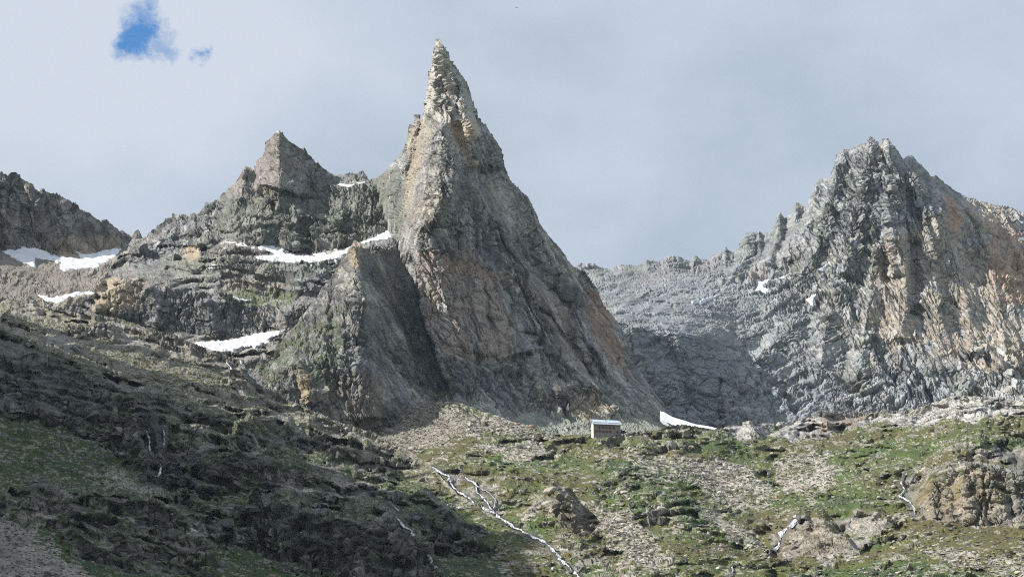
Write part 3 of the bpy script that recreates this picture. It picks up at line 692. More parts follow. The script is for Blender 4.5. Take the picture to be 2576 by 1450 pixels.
D.patch([(750, 960), (775, 950), (790, 1010), (770, 1030), (755, 1000)], TAN * 0.8, 0.7, 8)
D.patch([(880, 930), (960, 940), (960, 1080), (800, 1060), (820, 980)], BROWN * 0.7, 0.6, 20)
D.build(name='rock_buttress')

# ---- right massif and cirque wall
E_ = Land('right_massif', 1400, 3000, 320, 1260, STEP, [
    [(1400, 690, 2600), (1449, 668, 2600), (1453, 662, 2600), (1464, 659, 2605), (1487, 663, 2610), (1506, 667, 2615), (1516, 673, 2620), (1535, 677, 2625), (1548, 670, 2630), (1568, 665, 2640), (1594, 667, 2650), (1613, 662, 2655), (1626, 652, 2660), (1642, 655, 2665), (1662, 658, 2670), (1668, 649, 2675), (1684, 642, 2680), (1707, 642, 2685), (1718, 647, 2690), (1723, 652, 2690), (1736, 654, 2695), (1743, 641, 2695), (1752, 641, 2700), (1762, 650, 2700), (1785, 652, 2705), (1794, 639, 2710), (1818, 630, 2715), (1824, 616, 2715), (1831, 629, 2715), (1847, 632, 2720), (1860, 612, 2725), (1867, 598, 2725), (1880, 582, 2730), (1910, 580, 2730), (1920, 588, 2735), (1933, 583, 2735), (1947, 568, 2735), (1953, 542, 2735), (1960, 531, 2735), (1973, 548, 2735), (1980, 542, 2735), (1992, 535, 2735), (1995, 518, 2735), (2003, 506, 2735), (2017, 515, 2735), (2032, 520, 2730), (2033, 502, 2725), (2042, 482, 2725), (2050, 465, 2720), (2058, 450, 2720), (2087, 445, 2715), (2092, 432, 2710), (2100, 412, 2705), (2100.5, 390, 2705), (2120, 373, 2700), (2137, 373, 2700), (2157, 363, 2698), (2177, 362, 2696), (2179, 352, 2695), (2187, 339, 2695), (2197, 348, 2695), (2208, 357, 2695), (2213, 368, 2695), (2218, 350, 2695), (2233, 348, 2695), (2247, 365, 2697), (2263, 385, 2700), (2272, 399, 2705), (2280, 390, 2705), (2297, 392, 2710), (2317, 413, 2720), (2333, 432, 2730), (2343, 444, 2735), (2353, 440, 2740), (2367, 452, 2750), (2383, 465, 2765), (2403, 482, 2790), (2430, 493, 2810), (2467, 505, 2830), (2500, 513, 2840), (2533, 518, 2850), (2575, 532, 2860), (2800, 600, 2860), (3000, 620, 2860)],
    [(1400, 710, 2560), (1500, 690, 2560), (1600, 690, 2590), (1750, 690, 2620), (1850, 680, 2640), (1950, 640, 2660), (2050, 560, 2660), (2120, 460, 2655), (2200, 450, 2640), (2280, 460, 2640), (2340, 490, 2660), (2400, 520, 2700), (2460, 545, 2735), (2530, 600, 2725), (2575, 640, 2720), (3000, 800, 2700)],
    [(1400, 800, 2300), (1550, 810, 2290), (1650, 832, 2310), (1730, 838, 2350), (1800, 850, 2400), (1850, 860, 2450), (1900, 830, 2500), (2050, 740, 2560), (2200, 700, 2580), (2300, 680, 2590), (2400, 700, 2610), (2500, 730, 2600), (2575, 760, 2590), (3000, 900, 2560)],
    [(1400, 1060, 2180), (1600, 1065, 2200), (1700, 1080, 2235), (1760, 1085, 2290), (1810, 1080, 2330), (1900, 1060, 2330), (2100, 1050, 2360), (2300, 1030, 2370), (2575, 1020, 2340), (3000, 1020, 2300)],
    [(1400, 1260, 2050), (2200, 1260, 2050), (3000, 1260, 2050)]], back=(260, 1.3))
for ln, amp, a, b in (([(2187, 340), (2170, 450), (2150, 560), (2120, 700)], 20, 45, 40), ([(2233, 350), (2240, 450), (2230, 560), (2260, 700)], 20, 30, 40),
                      ([(2100, 400), (2085, 480), (2060, 600), (2010, 700)], 18, 40, 30), ([(2045, 470), (2030, 560), (1985, 660)], 14, 25, 25),
                      ([(2290, 395), (2320, 520), (2345, 640), (2360, 800), (2370, 950)], 26, 45, 55), ([(2355, 500), (2395, 620), (2430, 760), (2450, 900)], 26, 40, 50),
                      ([(2440, 530), (2490, 640), (2520, 780), (2530, 950)], 24, 50, 60), ([(2250, 570), (2272, 650), (2280, 760), (2260, 860)], 24, 50, 28),
                      ([(2300, 600), (2305, 700), (2300, 800)], -22, 22, 18), ([(1960, 532), (1950, 600), (1925, 680)], 12, 20, 20), ([(2003, 508), (1990, 590), (1960, 680)], 12, 20, 20),
                      ([(2200, 600), (2190, 720), (2170, 860), (2150, 980)], 16, 35, 30), ([(2110, 700), (2080, 800), (2060, 950)], 16, 40, 40),
                      ([(1880, 590), (1860, 640), (1840, 700)], 10, 30, 30), ([(2010, 800), (1900, 900), (1850, 980)], 18, 30, 40), ([(1640, 850), (1700, 930), (1720, 1050)], -14, 50, 40),
                      ([(2420, 900), (2400, 980), (2380, 1030)], 14, 40, 40), ([(1820, 950), (1800, 1010), (1810, 1060)], -12, 20, 20)):
    E_.crease(ln, amp, a, b, 0.06)
E_.terrace(34, 0.10 * sstep(-0.2, 0.3, fbm2(E_.PX / 160, E_.PY / 90, 161, 4)) * sstep(660, 760, E_.PY), 162, 0.50, 0.6)
vz = sstep(0, 60, poly_sd(E_.PX, E_.PY, [(1880, 700), (2050, 440), (2190, 320), (2400, 460), (3000, 560), (3000, 1000), (2300, 1060), (2120, 900), (2040, 720)]))
smo = sstep(-0.12, 0.22, fbm2(E_.PX / 95, E_.PY / 70, 171, 4, 0.55))
E_.finish([(vz, 6, 3.0, [(26, 8.0), (12, 5.2), (6, 2.9), (3, 1.4)]), ((1 - vz) * smo, -58, 2.4, [(60, 9.0), (26, 6.5), (11, 2.6), (4.5, 0.8)]), ((1 - vz) * (1 - smo), -66, 1.6, [(36, 6.0), (15, 4.2), (7, 2.4), (3, 1.1)])], None, 9, seed=51, fr_sets=((4, 15, 90, 3.6), (15, 26, 120, 4.0), (-52, 34, 80, 2.6)))
E_.colours(51, GREY * 0.6 + BLUEG * 0.62, 0.75, 0.22, 0.55, 0.3)
E_.patch([(1450, 650), (1900, 640), (2060, 760), (2100, 1060), (1450, 1080)], BLUEG * 1.25, 0.35, 60)
E_.patch([(2230, 600), (2300, 560), (2480, 500), (2575, 620), (3000, 700), (3000, 1000), (2430, 930), (2330, 860), (2240, 900), (2170, 800)], TAN * 1.1, 0.38, 40, 40, 70, breakup=0.25)
E_.patch([(2375, 490), (2400, 500), (2420, 560), (2400, 600), (2375, 540)], ORANGE * 1.1, 0.4, 14)
E_.patch([(2480, 540), (2510, 560), (2575, 600), (2800, 700), (2800, 900), (2575, 760), (2500, 750), (2490, 640)], ORANGE * 0.9 + GREY * 0.1, 0.42, 24, 30, breakup=0.3)
E_.patch([(1880, 680), (1920, 670), (1930, 710), (1890, 720)], ORANGE * 0.9, 0.22, 14)
E_.patch([(1600, 840), (1800, 850), (1850, 920), (1750, 1080), (1640, 1060)], BLUEG * 0.9, 0.5, 30)  # bluish shade painted in the outline of the spire's cast shadow
E_.patch([(1450, 655), (1800, 640), (1850, 680), (1500, 720)], DARK * 1.7, 0.4, 20)
E_.build(name='mountain')

# ---- rocky and grassy hillside on the left, mostly in shade
SHADE = [(-500, 690), (-200, 770), (0, 811), (74, 860), (196, 900), (295, 949), (417, 973), (540, 1013), (638, 1032), (805, 1062), (930, 1112), (1030, 1142), (1085, 1185), (1110, 1258), (1155, 1262), (1250, 1325), (1340, 1380), (1400, 1440), (1460, 1510), (1560, 1640)]
G = Land('left_slope', -500, 1600, 700, 1760, STEP, [
    [(-500, 700, 1720), (-200, 720, 1760), (0, 748, 1790), (49, 756, 1790), (98, 767, 1790), (150, 775, 1785), (200, 788, 1780), (236, 792, 1775), (300, 800, 1770), (363, 822, 1760), (420, 838, 1755), (480, 862, 1750), (560, 895, 1745), (610, 905, 1740), (655, 970, 1735), (700, 993, 1730), (760, 1020, 1720), (805, 1042, 1715), (858, 1062, 1710), (930, 1085, 1700), (960, 1100, 1690), (1030, 1134, 1650), (1090, 1176, 1580), (1150, 1240, 1490), (1250, 1300, 1420), (1320, 1350, 1380), (1390, 1410, 1330), (1450, 1472, 1270), (1520, 1535, 1200), (1600, 1600, 1120)],
    [(-500, 830, 1500), (0, 830, 1600), (200, 905, 1585), (400, 960, 1590), (600, 1020, 1600), (800, 1080, 1640), (930, 1110, 1660), (1030, 1150, 1630), (1150, 1255, 1480), (1390, 1410, 1320), (1600, 1615, 1105)],
    [(-500, 1080, 1230), (0, 1080, 1320), (200, 1100, 1350), (400, 1130, 1400), (600, 1150, 1430), (800, 1180, 1480), (1000, 1230, 1500), (1200, 1320, 1400), (1390, 1440, 1300), (1600, 1640, 1090)],
    [(-500, 1300, 1020), (0, 1300, 1080), (200, 1300, 1120), (500, 1300, 1200), (800, 1320, 1260), (1000, 1350, 1290), (1200, 1400, 1280), (1390, 1480, 1230), (1600, 1660, 1070)],
    [(-500, 1460, 900), (0, 1460, 960), (500, 1460, 1060), (1000, 1460, 1160), (1390, 1530, 1160), (1600, 1680, 1050)],
    [(-500, 1760, 700), (0, 1760, 740), (800, 1760, 800), (1600, 1760, 900)]], back=(160, 0.5))
G.cliff([(-200, 810), (0, 834), (100, 870), (200, 905), (300, 960), (360, 1010), (410, 1070), (450, 1130)], [(-200, 1050), (0, 1056), (100, 1062), (200, 1086), (300, 1150), (380, 1212), (450, 1232)], 4.5, 0.42)
G.cliff([(-100, 1245), (0, 1240), (100, 1226), (250, 1246), (430, 1256), (500, 1290), (570, 1330)], [(-100, 1280), (0, 1290), (80, 1302), (170, 1362), (250, 1402), (330, 1424), (570, 1430)], 5, 0.3, seed=8)
G.cliff([(430, 1100), (500, 1105), (570, 1110), (640, 1140), (720, 1160), (800, 1190), (880, 1200)], [(430, 1230), (500, 1235), (600, 1230), (700, 1225), (800, 1225), (880, 1225)], 5, 0.35, seed=9)
G.cliff([(560, 1270), (650, 1240), (720, 1245), (800, 1300), (870, 1286), (930, 1300), (1000, 1325), (1080, 1370), (1150, 1420)], [(560, 1370), (640, 1372), (720, 1400), (820, 1440), (900, 1490), (1000, 1500), (1150, 1510)], 4.5, 0.22, seed=12)
G.cliff([(120, 778), (200, 800), (260, 806), (330, 822)], [(120, 800), (200, 842), (260, 850), (330, 852)], 5, 0.5, seed=13)
G.cliff([(1000, 1240), (1100, 1262), (1200, 1330), (1280, 1370)], [(1000, 1290), (1100, 1340), (1200, 1390), (1280, 1420)], 4, 0.8, seed=14)
G.cliff([(560, 1030), (640, 1040), (760, 1065), (900, 1110), (1000, 1150)], [(560, 1100), (640, 1115), (760, 1130), (900, 1160), (1000, 1180)], 4, 0.7, seed=15)
for ln, amp, a, b in (([(60, 850), (90, 950), (130, 1060)], 12, 40, 40), ([(200, 900), (230, 1000), (290, 1120)], 14, 40, 40), ([(320, 970), (350, 1080), (370, 1200)], 12, 30, 18),
                      ([(370, 1060), (395, 1140), (405, 1230)], -12, 22, 22), ([(820, 1300), (830, 1360), (840, 1430)], -10, 12, 14), ([(930, 1300), (935, 1380), (950, 1450)], 10, 20, 20),
                      ([(300, 1260), (320, 1330), (330, 1410)], 10, 25, 25), ([(180, 1240), (190, 1300), (230, 1380)], 8, 25, 25), ([(600, 1130), (700, 1150), (860, 1220), (980, 1290), (1060, 1380)], 6, 40, 40)):
    G.crease(ln, amp, a, b, 0.1)
def s_steep(S): return S.steep
def speckle(S, size, dens, seed):
    h_, cr_, jd_ = facet(S.U0 / size, S.V0 / (size * 0.5), seed)
    return (cr_ < dens) * sstep(0.04, 0.16, jd_), cr_
def gmask(S, polys):
    m = np.zeros(S.PX.shape)
    wx = fbm2(S.PX / 34, S.PY / 20, 71, 5, 0.62) * 30; wy = fbm2(S.PX / 34 + 8, S.PY / 20, 72, 5, 0.62) * 22
    for p in polys:
        m = np.maximum(m, sstep(-4, 8, poly_sd(S.PX + wx, S.PY + wy, p)))
    return m
gl_grass = gmask(G, [[(-500, 1060), (0, 1058), (110, 1066), (230, 1100), (330, 1180), (430, 1240), (430, 1262), (200, 1245), (0, 1240), (-500, 1240)],
                     [(60, 1300), (130, 1340), (230, 1410), (330, 1440), (480, 1440), (480, 1500), (300, 1500), (60, 1350)],
                     [(500, 1385), (600, 1378), (700, 1405), (780, 1450), (780, 1700), (520, 1700)],
                     [(560, 1140), (660, 1140), (800, 1165), (900, 1200), (820, 1215), (640, 1185)],
                     [(700, 1120), (800, 1140), (860, 1170), (760, 1160)],
                     [(1000, 1190), (1060, 1215), (1160, 1260), (1010, 1240)], [(960, 1200), (1120, 1300), (1250, 1370), (1180, 1370), (1040, 1290)],
                     [(80, 850), (200, 880), (330, 940), (420, 960), (560, 1000), (700, 1030), (660, 1045), (420, 985), (220, 925), (80, 880)],
                     [(180, 850), (400, 900), (560, 950), (600, 1000), (400, 960), (200, 890)], [(0, 780), (120, 800), (240, 850), (100, 840), (0, 800)],
                     [(500, 1270), (640, 1240), (660, 1260), (560, 1300)], [(1050, 1400), (1350, 1400), (1450, 1480), (1550, 1620), (1100, 1700), (900, 1560)]])
scree_l = gmask(G, [[(-500, 1290), (0, 1312), (90, 1340), (200, 1420), (260, 1470), (300, 1760), (-500, 1760)], [(240, 1160), (330, 1200), (420, 1240), (400, 1252), (280, 1220)], [(680, 1180), (840, 1195), (960, 1220), (860, 1225)]])
ground = np.clip(gl_grass + scree_l, 0, 1) * 0.75
rockG = np.clip(1.1 - gl_grass - scree_l, 0, 1)
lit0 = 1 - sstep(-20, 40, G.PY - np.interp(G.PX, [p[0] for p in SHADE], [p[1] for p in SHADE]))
wT = (1 - calm_mask(G)) * (1 - 0.25 * lit0)
G.terrace(66, (0.55 * rockG + 0.05) * wT, 141, -0.32, 0.55)
G.terrace(26, 0.7 * wT * rockG * sstep(-0.4, 0.3, fbm2(G.PX / 120, G.PY / 80, 143, 3)) + 0.12, 142, -0.25, 0.62)
rk = fbm2(G.PX / 18, G.PY / 9, 91, 5, 0.62)
G.finish([('steep', 14, 1.5, [(30, 8.0), (14, 5.5), (6.5, 2.8), (3.0, 1.1)]), ('flat', 24, 0.40, [(30, 4.0), (14, 2.4), (6.0, 1.0), (2.6, 0.3)])], ground, 9, seed=61, floor=0.24, outcrop=4, ocs=24, fine=0.2, ribs=0.9)
lit_top = 1 - sstep(-20, 40, G.PY - np.interp(G.PX, [p[0] for p in SHADE], [p[1] for p in SHADE]))  # sunlit part above the shadow line; rock and turf colours are lightened by it
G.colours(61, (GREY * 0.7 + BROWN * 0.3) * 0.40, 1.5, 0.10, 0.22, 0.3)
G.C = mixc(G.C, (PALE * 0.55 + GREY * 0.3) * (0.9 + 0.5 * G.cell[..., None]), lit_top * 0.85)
G.C = mixc(G.C, SCREE * 0.62 * (1 + G.cell[..., None] * 0.8), scree_l * 0.75)
gv = fbm2(G.PX / 40, G.PY / 20, 95, 4)
gcol = mixc(np.broadcast_to(GRASS3, G.PX.shape + (3,)) * 0.9, GRASS * 0.60, sstep(-0.3, 0.4, gv))
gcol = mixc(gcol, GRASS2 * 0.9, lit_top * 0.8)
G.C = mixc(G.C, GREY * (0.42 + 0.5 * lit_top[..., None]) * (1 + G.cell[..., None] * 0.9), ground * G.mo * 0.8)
m = gl_grass * sstep(-0.42, -0.1, -rk + 0.05) * (1 - G.mo * 0.8)
G.C *= (1 - 0.35 * s_steep(G) * sstep(0.0, 0.45, fbm2(G.U0 / 16, G.V0 / 40, 97, 4, 0.6)))[..., None]
m = m * (1 - 0.85 * G.steep)
G.C = mixc(G.C, gcol, m * 0.95)
G.C = mixc(G.C, gcol, (1 - G.steep) * sstep(-0.15, 0.1, gv + 0.5 * rk + 0.02) * 0.75 * (1 - scree_l))
for sz_, sd_ in ((2.2, 185), (4.0, 186)):
    mk, cr_ = speckle(G, sz_, np.clip(0.10 + 0.35 * scree_l + 0.25 * lit_top + 0.25 * gv, 0.02, 0.7), sd_)
    G.C = mixc(G.C, PALE * 0.75 * (0.7 + cr_[..., None]), mk * (1 - s_steep(G) * 0.6) * 0.8)
for (line, w, lab, cat) in STREAMS['left_slope']:
    sd_, _a = line_sd(G.PX + vn2(G.PX / 6, G.PY / 6, 89) * 4, G.PY, line)
    G.C = mixc(G.C, DARK * 0.5, sstep(w + 10, w, np.abs(sd_)) * 0.7)
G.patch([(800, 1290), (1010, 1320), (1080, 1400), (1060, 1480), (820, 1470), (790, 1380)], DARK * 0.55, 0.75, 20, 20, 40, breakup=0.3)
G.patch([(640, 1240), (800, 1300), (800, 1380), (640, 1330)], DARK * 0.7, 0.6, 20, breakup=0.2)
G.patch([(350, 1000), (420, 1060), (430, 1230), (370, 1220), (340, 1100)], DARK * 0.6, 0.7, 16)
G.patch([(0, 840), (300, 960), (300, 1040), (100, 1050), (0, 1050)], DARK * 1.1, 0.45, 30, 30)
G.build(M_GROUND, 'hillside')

# ---- sunny alp on the right: moraine, grass, slabs and knolls
H = Land('alp', 900, 3000, 960, 1760, STEP, [
    [(900, 1060, 1900), (960, 1040, 1890), (1010, 1022, 1890), (1065, 1017, 1890), (1079, 1012, 1890), (1125, 1009, 1885), (1149, 1009, 1880), (1179, 1019, 1865), (1219, 1036, 1840), (1252, 1044, 1820), (1302, 1063, 1790), (1343, 1073, 1765), (1379, 1089, 1745), (1419, 1094, 1730), (1459, 1091, 1715), (1493, 1091, 1700), (1566, 1091, 1690), (1593, 1087, 1690), (1643, 1081, 1690), (1693, 1071, 1690), (1717, 1069, 1690), (1757, 1073, 1700), (1797, 1078, 1730), (1840, 1068, 1800), (1860, 1061, 1820), (1897, 1053, 1830), (1924, 1064, 1830), (1977, 1063, 1830), (2040, 1046, 1830), (2051, 1041, 1825), (2067, 1033, 1820), (2091, 1036, 1830), (2117, 1038, 1840), (2217, 1035, 1840), (2284, 1031, 1830), (2334, 1016, 1790), (2371, 1001, 1750), (2401, 995, 1720), (2451, 996, 1700), (2518, 999, 1680), (2575, 1009, 1660), (2800, 980, 1650), (3000, 970, 1650)],
    [(900, 1130, 1760), (1000, 1125, 1740), (1070, 1118, 1735), (1160, 1092, 1735), (1192, 1056, 1790), (1219, 1050, 1800), (1300, 1090, 1720), (1400, 1110, 1690), (1493, 1104, 1660), (1600, 1104, 1650), (1720, 1096, 1640), (1850, 1105, 1680), (1950, 1100, 1690), (2100, 1095, 1680), (2250, 1080, 1670), (2400, 1060, 1610), (2575, 1060, 1580), (3000, 1050, 1550)],
    [(900, 1240, 1530), (1100, 1200, 1560), (1300, 1200, 1540), (1500, 1220, 1490), (1700, 1220, 1480), (1800, 1230, 1500), (1900, 1240, 1500), (2050, 1230, 1480), (2200, 1200, 1460), (2400, 1180, 1430), (2575, 1180, 1400), (3000, 1150, 1380)],
    [(900, 1420, 1330), (1100, 1350, 1380), (1300, 1330, 1370), (1500, 1370, 1320), (1700, 1370, 1300), (1850, 1385, 1300), (1950, 1400, 1290), (2100, 1390, 1250), (2300, 1340, 1250), (2575, 1320, 1240), (3000, 1320, 1220)],
    [(900, 1520, 1200), (1500, 1470, 1200), (1900, 1470, 1180), (2575, 1460, 1080), (3000, 1460, 1050)],
    [(900, 1760, 900), (3000, 1760, 850)]], back=(140, 0.5))
H.crease([(1200, 1045), (1150, 1090), (1075, 1118), (1010, 1135)], 10, 16, 26, 0.05)      # lip of the scree bowl
H.crease([(960, 1060), (1060, 1070), (1150, 1060)], -22, 40, 40)
H.cliff([(1290, 1290), (1330, 1262), (1390, 1228), (1420, 1235), (1470, 1290), (1500, 1330)], [(1290, 1300), (1330, 1300), (1390, 1340), (1430, 1350), (1500, 1345)], 5, 0.5, 4, 21)
H.cliff([(2270, 1230), (2320, 1200), (2400, 1165), (2470, 1160), (2530, 1170), (2620, 1160), (2800, 1150)], [(2270, 1262), (2330, 1300), (2400, 1318), (2480, 1325), (2575, 1315), (2700, 1310), (2800, 1300)], 4, 0.16, 5, 22)
H.cliff([(1930, 1400), (1960, 1335), (2010, 1305), (2070, 1315), (2130, 1350), (2190, 1390)], [(1930, 1408), (2000, 1398), (2060, 1400), (2130, 1392), (2190, 1398)], 3.5, 0.5, 4, 23)
H.cliff([(2100, 1300), (2150, 1270), (2230, 1290), (2280, 1310)], [(2100, 1320), (2160, 1330), (2230, 1340), (2280, 1320)], 3.5, 0.6, 4, 24)
H.cliff([(1340, 1380), (1400, 1372), (1470, 1390), (1560, 1410)], [(1340, 1390), (1400, 1400), (1480, 1430), (1560, 1440)], 4, 0.7, 4, 25)
H.cliff([(1830, 1086), (1870, 1062), (1910, 1056), (1940, 1072)], [(1830, 1104), (1870, 1106), (1910, 1106), (1940, 1100)], 5, 0.9, 2, 26)
H.cliff([(2040, 1056), (2065, 1040), (2100, 1050), (2120, 1060)], [(2040, 1070), (2070, 1078), (2100, 1072), (2120, 1068)], 5, 0.7, 2, 27)
H.cliff([(2010, 1125), (2050, 1118), (2100, 1130)], [(2010, 1145), (2050, 1150), (2100, 1145)], 5, 0.5, 2, 28)
#H.cliff([(2300, 1060), (2400, 1030), (2480, 1080), (2575, 1100), (2700, 1100)], [(2300, 1075), (2400, 1060), (2480, 1120), (2575, 1140), (2700, 1140)], 5, 0.8, 3, 29)
for ln, amp, a, b in (([(1640, 1100), (1800, 1200), (1900, 1290), (1940, 1390)], -16, 120, 100), ([(1560, 1140), (1700, 1280), (1760, 1400), (1800, 1450)], 10, 100, 60),
                      ([(2300, 1060), (2200, 1180), (2100, 1260), (2000, 1330)], 10, 80, 80), ([(2290, 1190), (2275, 1250), (2310, 1275)], -9, 18, 18), ([(2310, 1275), (2200, 1340), (2060, 1410)], -8, 40, 40),
                      ([(1240, 1070), (1330, 1140), (1450, 1230)], 8, 50, 40), ([(1130, 1190), (1260, 1290), (1390, 1390)], -10, 30, 50), ([(2500, 1180), (2540, 1240), (2550, 1310)], -10, 20, 14),
                      ([(2345, 1200), (2340, 1250), (2350, 1310)], 8, 20, 24), ([(2430, 1170), (2420, 1240), (2440, 1315)], 8, 20, 24), ([(1400, 1230), (1420, 1280), (1450, 1335)], 8, 40, 40)):
    H.crease(ln, amp, a, b, 0.1)
slab = gmask(H, [[(1800, 1040), (2130, 1020), (2250, 1045), (2150, 1080), (2060, 1105), (1850, 1112)], [(2230, 1040), (2400, 985), (2700, 985), (2700, 1040), (2400, 1060), (2250, 1080)]])
scr = gmask(H, [[(880, 1010), (1150, 1000), (1230, 1040), (1330, 1065), (1420, 1110), (1330, 1110), (1230, 1080), (1100, 1130), (1010, 1150), (880, 1130)],
                [(1560, 1130), (1700, 1160), (1800, 1150), (1900, 1180), (1960, 1260), (1900, 1300), (1780, 1240), (1600, 1170)],
                [(1940, 1150), (2080, 1130), (2110, 1220), (2040, 1260), (1960, 1230)], [(1480, 1270), (1580, 1280), (1700, 1420), (1640, 1440), (1520, 1370)],
                [(2050, 1390), (2290, 1280), (2300, 1300), (2150, 1390), (2060, 1430)], [(2280, 1370), (2420, 1380), (2575, 1400), (2700, 1450), (2575, 1460), (2400, 1420)],
                [(1180, 1120), (1350, 1110), (1420, 1150), (1300, 1160)], [(1740, 1260), (1850, 1320), (1960, 1400), (1900, 1400), (1780, 1320)]])
outc = gmask(H, [[(1285, 1290), (1400, 1225), (1480, 1290), (1440, 1355), (1300, 1310)], [(2260, 1200), (2400, 1120), (2600, 1120), (2900, 1120), (2900, 1320), (2480, 1330), (2330, 1305), (2270, 1260)],
                 [(1930, 1400), (1960, 1330), (2010, 1300), (2080, 1310), (2150, 1290), (2260, 1280), (2230, 1340), (2130, 1398)],
                 [(1110, 1180), (1260, 1210), (1300, 1300), (1270, 1310), (1160, 1240)], [(1330, 1370), (1480, 1385), (1600, 1430), (1600, 1470), (1420, 1440)]])
gm = 1 - np.clip(np.maximum(slab, np.maximum(outc, 0)), 0, 1)
tz = sstep(-0.05, 0.35, fbm2(H.PX / 130, H.PY / 60, 151, 4, 0.55))
H.terrace(46, 0.75 * tz * (1 - scr) + 0.5 * slab, 152, 0.12, 0.5)
H.terrace(19, 0.8 * sstep(-0.1, 0.3, fbm2(H.PX / 70, H.PY / 40, 153, 4)) * (1 - scr * 0.7) + 0.4 * slab, 154, -0.1, 0.5)
H.finish([('steep', 6, 1.5, [(22, 5.5), (10, 4.0), (5, 2.2), (2.4, 0.9)]), ('flat', -16, 0.38, [(26, 3.6), (12, 2.2), (5.5, 0.9), (2.6, 0.3)])], gm * 0.85, 4, seed=71, ground_amp=1.2, floor=0.26, outcrop=3.5, ocs=20, fine=0.1, quiet=slab * 0.25)
H.colours(71, PALE * 0.72, 0.7, 0.3, 0.3, 0.2)
rx, ry = H.U0, H.V0 * 0.9
n_big = fbm2(rx / 30, ry / 22 , 81, 5, 0.6); n_sm = fbm2(rx / 7, ry / 5, 82, 4, 0.65); n_col = fbm2(rx / 45, ry / 25 + 4, 83, 4)
gc = mixc(np.broadcast_to(GRASS, H.PX.shape + (3,)), GRASS2, sstep(-0.3, 0.35, n_col)); gc = mixc(gc, GRASS3, sstep(0.15, 0.5, -n_col + n_sm * 0.3) * 0.8)
H.C = mixc(H.C, SCREE * 0.50 * (1 + H.cell[..., None] * 0.8), gm * 0.75)
H.C = mixc(H.C, PALE * 0.92 * (1 + H.cell[..., None] * 0.8), gm * H.mo * 0.5)
def speckle(S, size, dens, seed):
    h_, cr_, jd_ = facet(S.U0 / size, S.V0 / (size * 0.5), seed)
    return (cr_ < dens) * sstep(0.04, 0.16, jd_), cr_
cover = sstep(-0.10, 0.12, n_big * 0.9 + n_sm * 0.8 + 0.70 - H.mo * 0.36 - scr * 0.60 - slab * 1.2 - outc * 0.75 + sstep(1320, 1450, H.PY) * 0.10)
cover *= 1 - 0.8 * H.steep
H.C = mixc(H.C, GREY * 0.85 * (1 + H.cell[..., None] * 1.2), H.steep * gm * 0.8)
H.C = mixc(H.C, GREY * 1.15 * (1 + H.cell[..., None] * 1.2), slab * 0.6)
H.C = mixc(H.C, gc, cover * 0.95)
pd = fbm2(rx / 22, ry / 14, 84, 3)
for sz_, sd_ in ((2.6, 85), (4.6, 86), (8.0, 87)):
    mk, cr_ = speckle(H, sz_, np.clip(0.11 + 0.40 * scr + 0.34 * pd, 0.02, 0.8) * (0.8 if sz_ < 5 else 0.35), sd_)
    H.C = mixc(H.C, PALE * (1.0 + 0.5 * (cr_[..., None] * 2 - 0.4)), mk * gm * 0.72)
mk, cr_ = speckle(H, 3.0, 0.22, 88)
H.C = mixc(H.C, DARK * 0.5, mk * gm * 0.7)
for (line, w, lab, cat) in STREAMS['alp']:
    sd_, _a = line_sd(H.PX + vn2(H.PX / 6, H.PY / 6, 89) * 4, H.PY, line)
    H.C = mixc(H.C, DARK * 0.55, sstep(w + 9, w, np.abs(sd_)) * 0.75)
H.patch([(2290, 1230), (2340, 1210), (2450, 1180), (2530, 1200), (2520, 1300), (2400, 1318), (2310, 1290)], TAN * 0.72, 0.5, 14, 16, breakup=0.30)
H.patch([(2260, 1200), (2300, 1200), (2310, 1310), (2290, 1300)], GREY * 0.6, 0.4, 12)
H.patch([(2480, 1120), (2540, 1130), (2700, 1180), (2700, 1320), (2560, 1310), (2560, 1200)], DARK, 0.6, 20)
H.patch([(1400, 1250), (1480, 1290), (1495, 1340), (1440, 1350)], BROWN * 0.7, 0.6, 14)
H.patch([(2080, 1040), (2180, 1038), (2140, 1080), (2060, 1085)], BROWN * 1.1, 0.7, 10)
H.patch([(1930, 1310), (2120, 1300), (2140, 1395), (1940, 1400)], BROWN * 0.8, 0.45, 16, breakup=0.3)
H.patch([(880, 1010), (1060, 1015), (1190, 1050), (1160, 1090), (1040, 1125), (880, 1130)], SCREE * 0.62, 0.6, 16)
H.build(M_GROUND, 'hillside')
SHx, SHy = [p[0] for p in SHADE], [p[1] for p in SHADE]
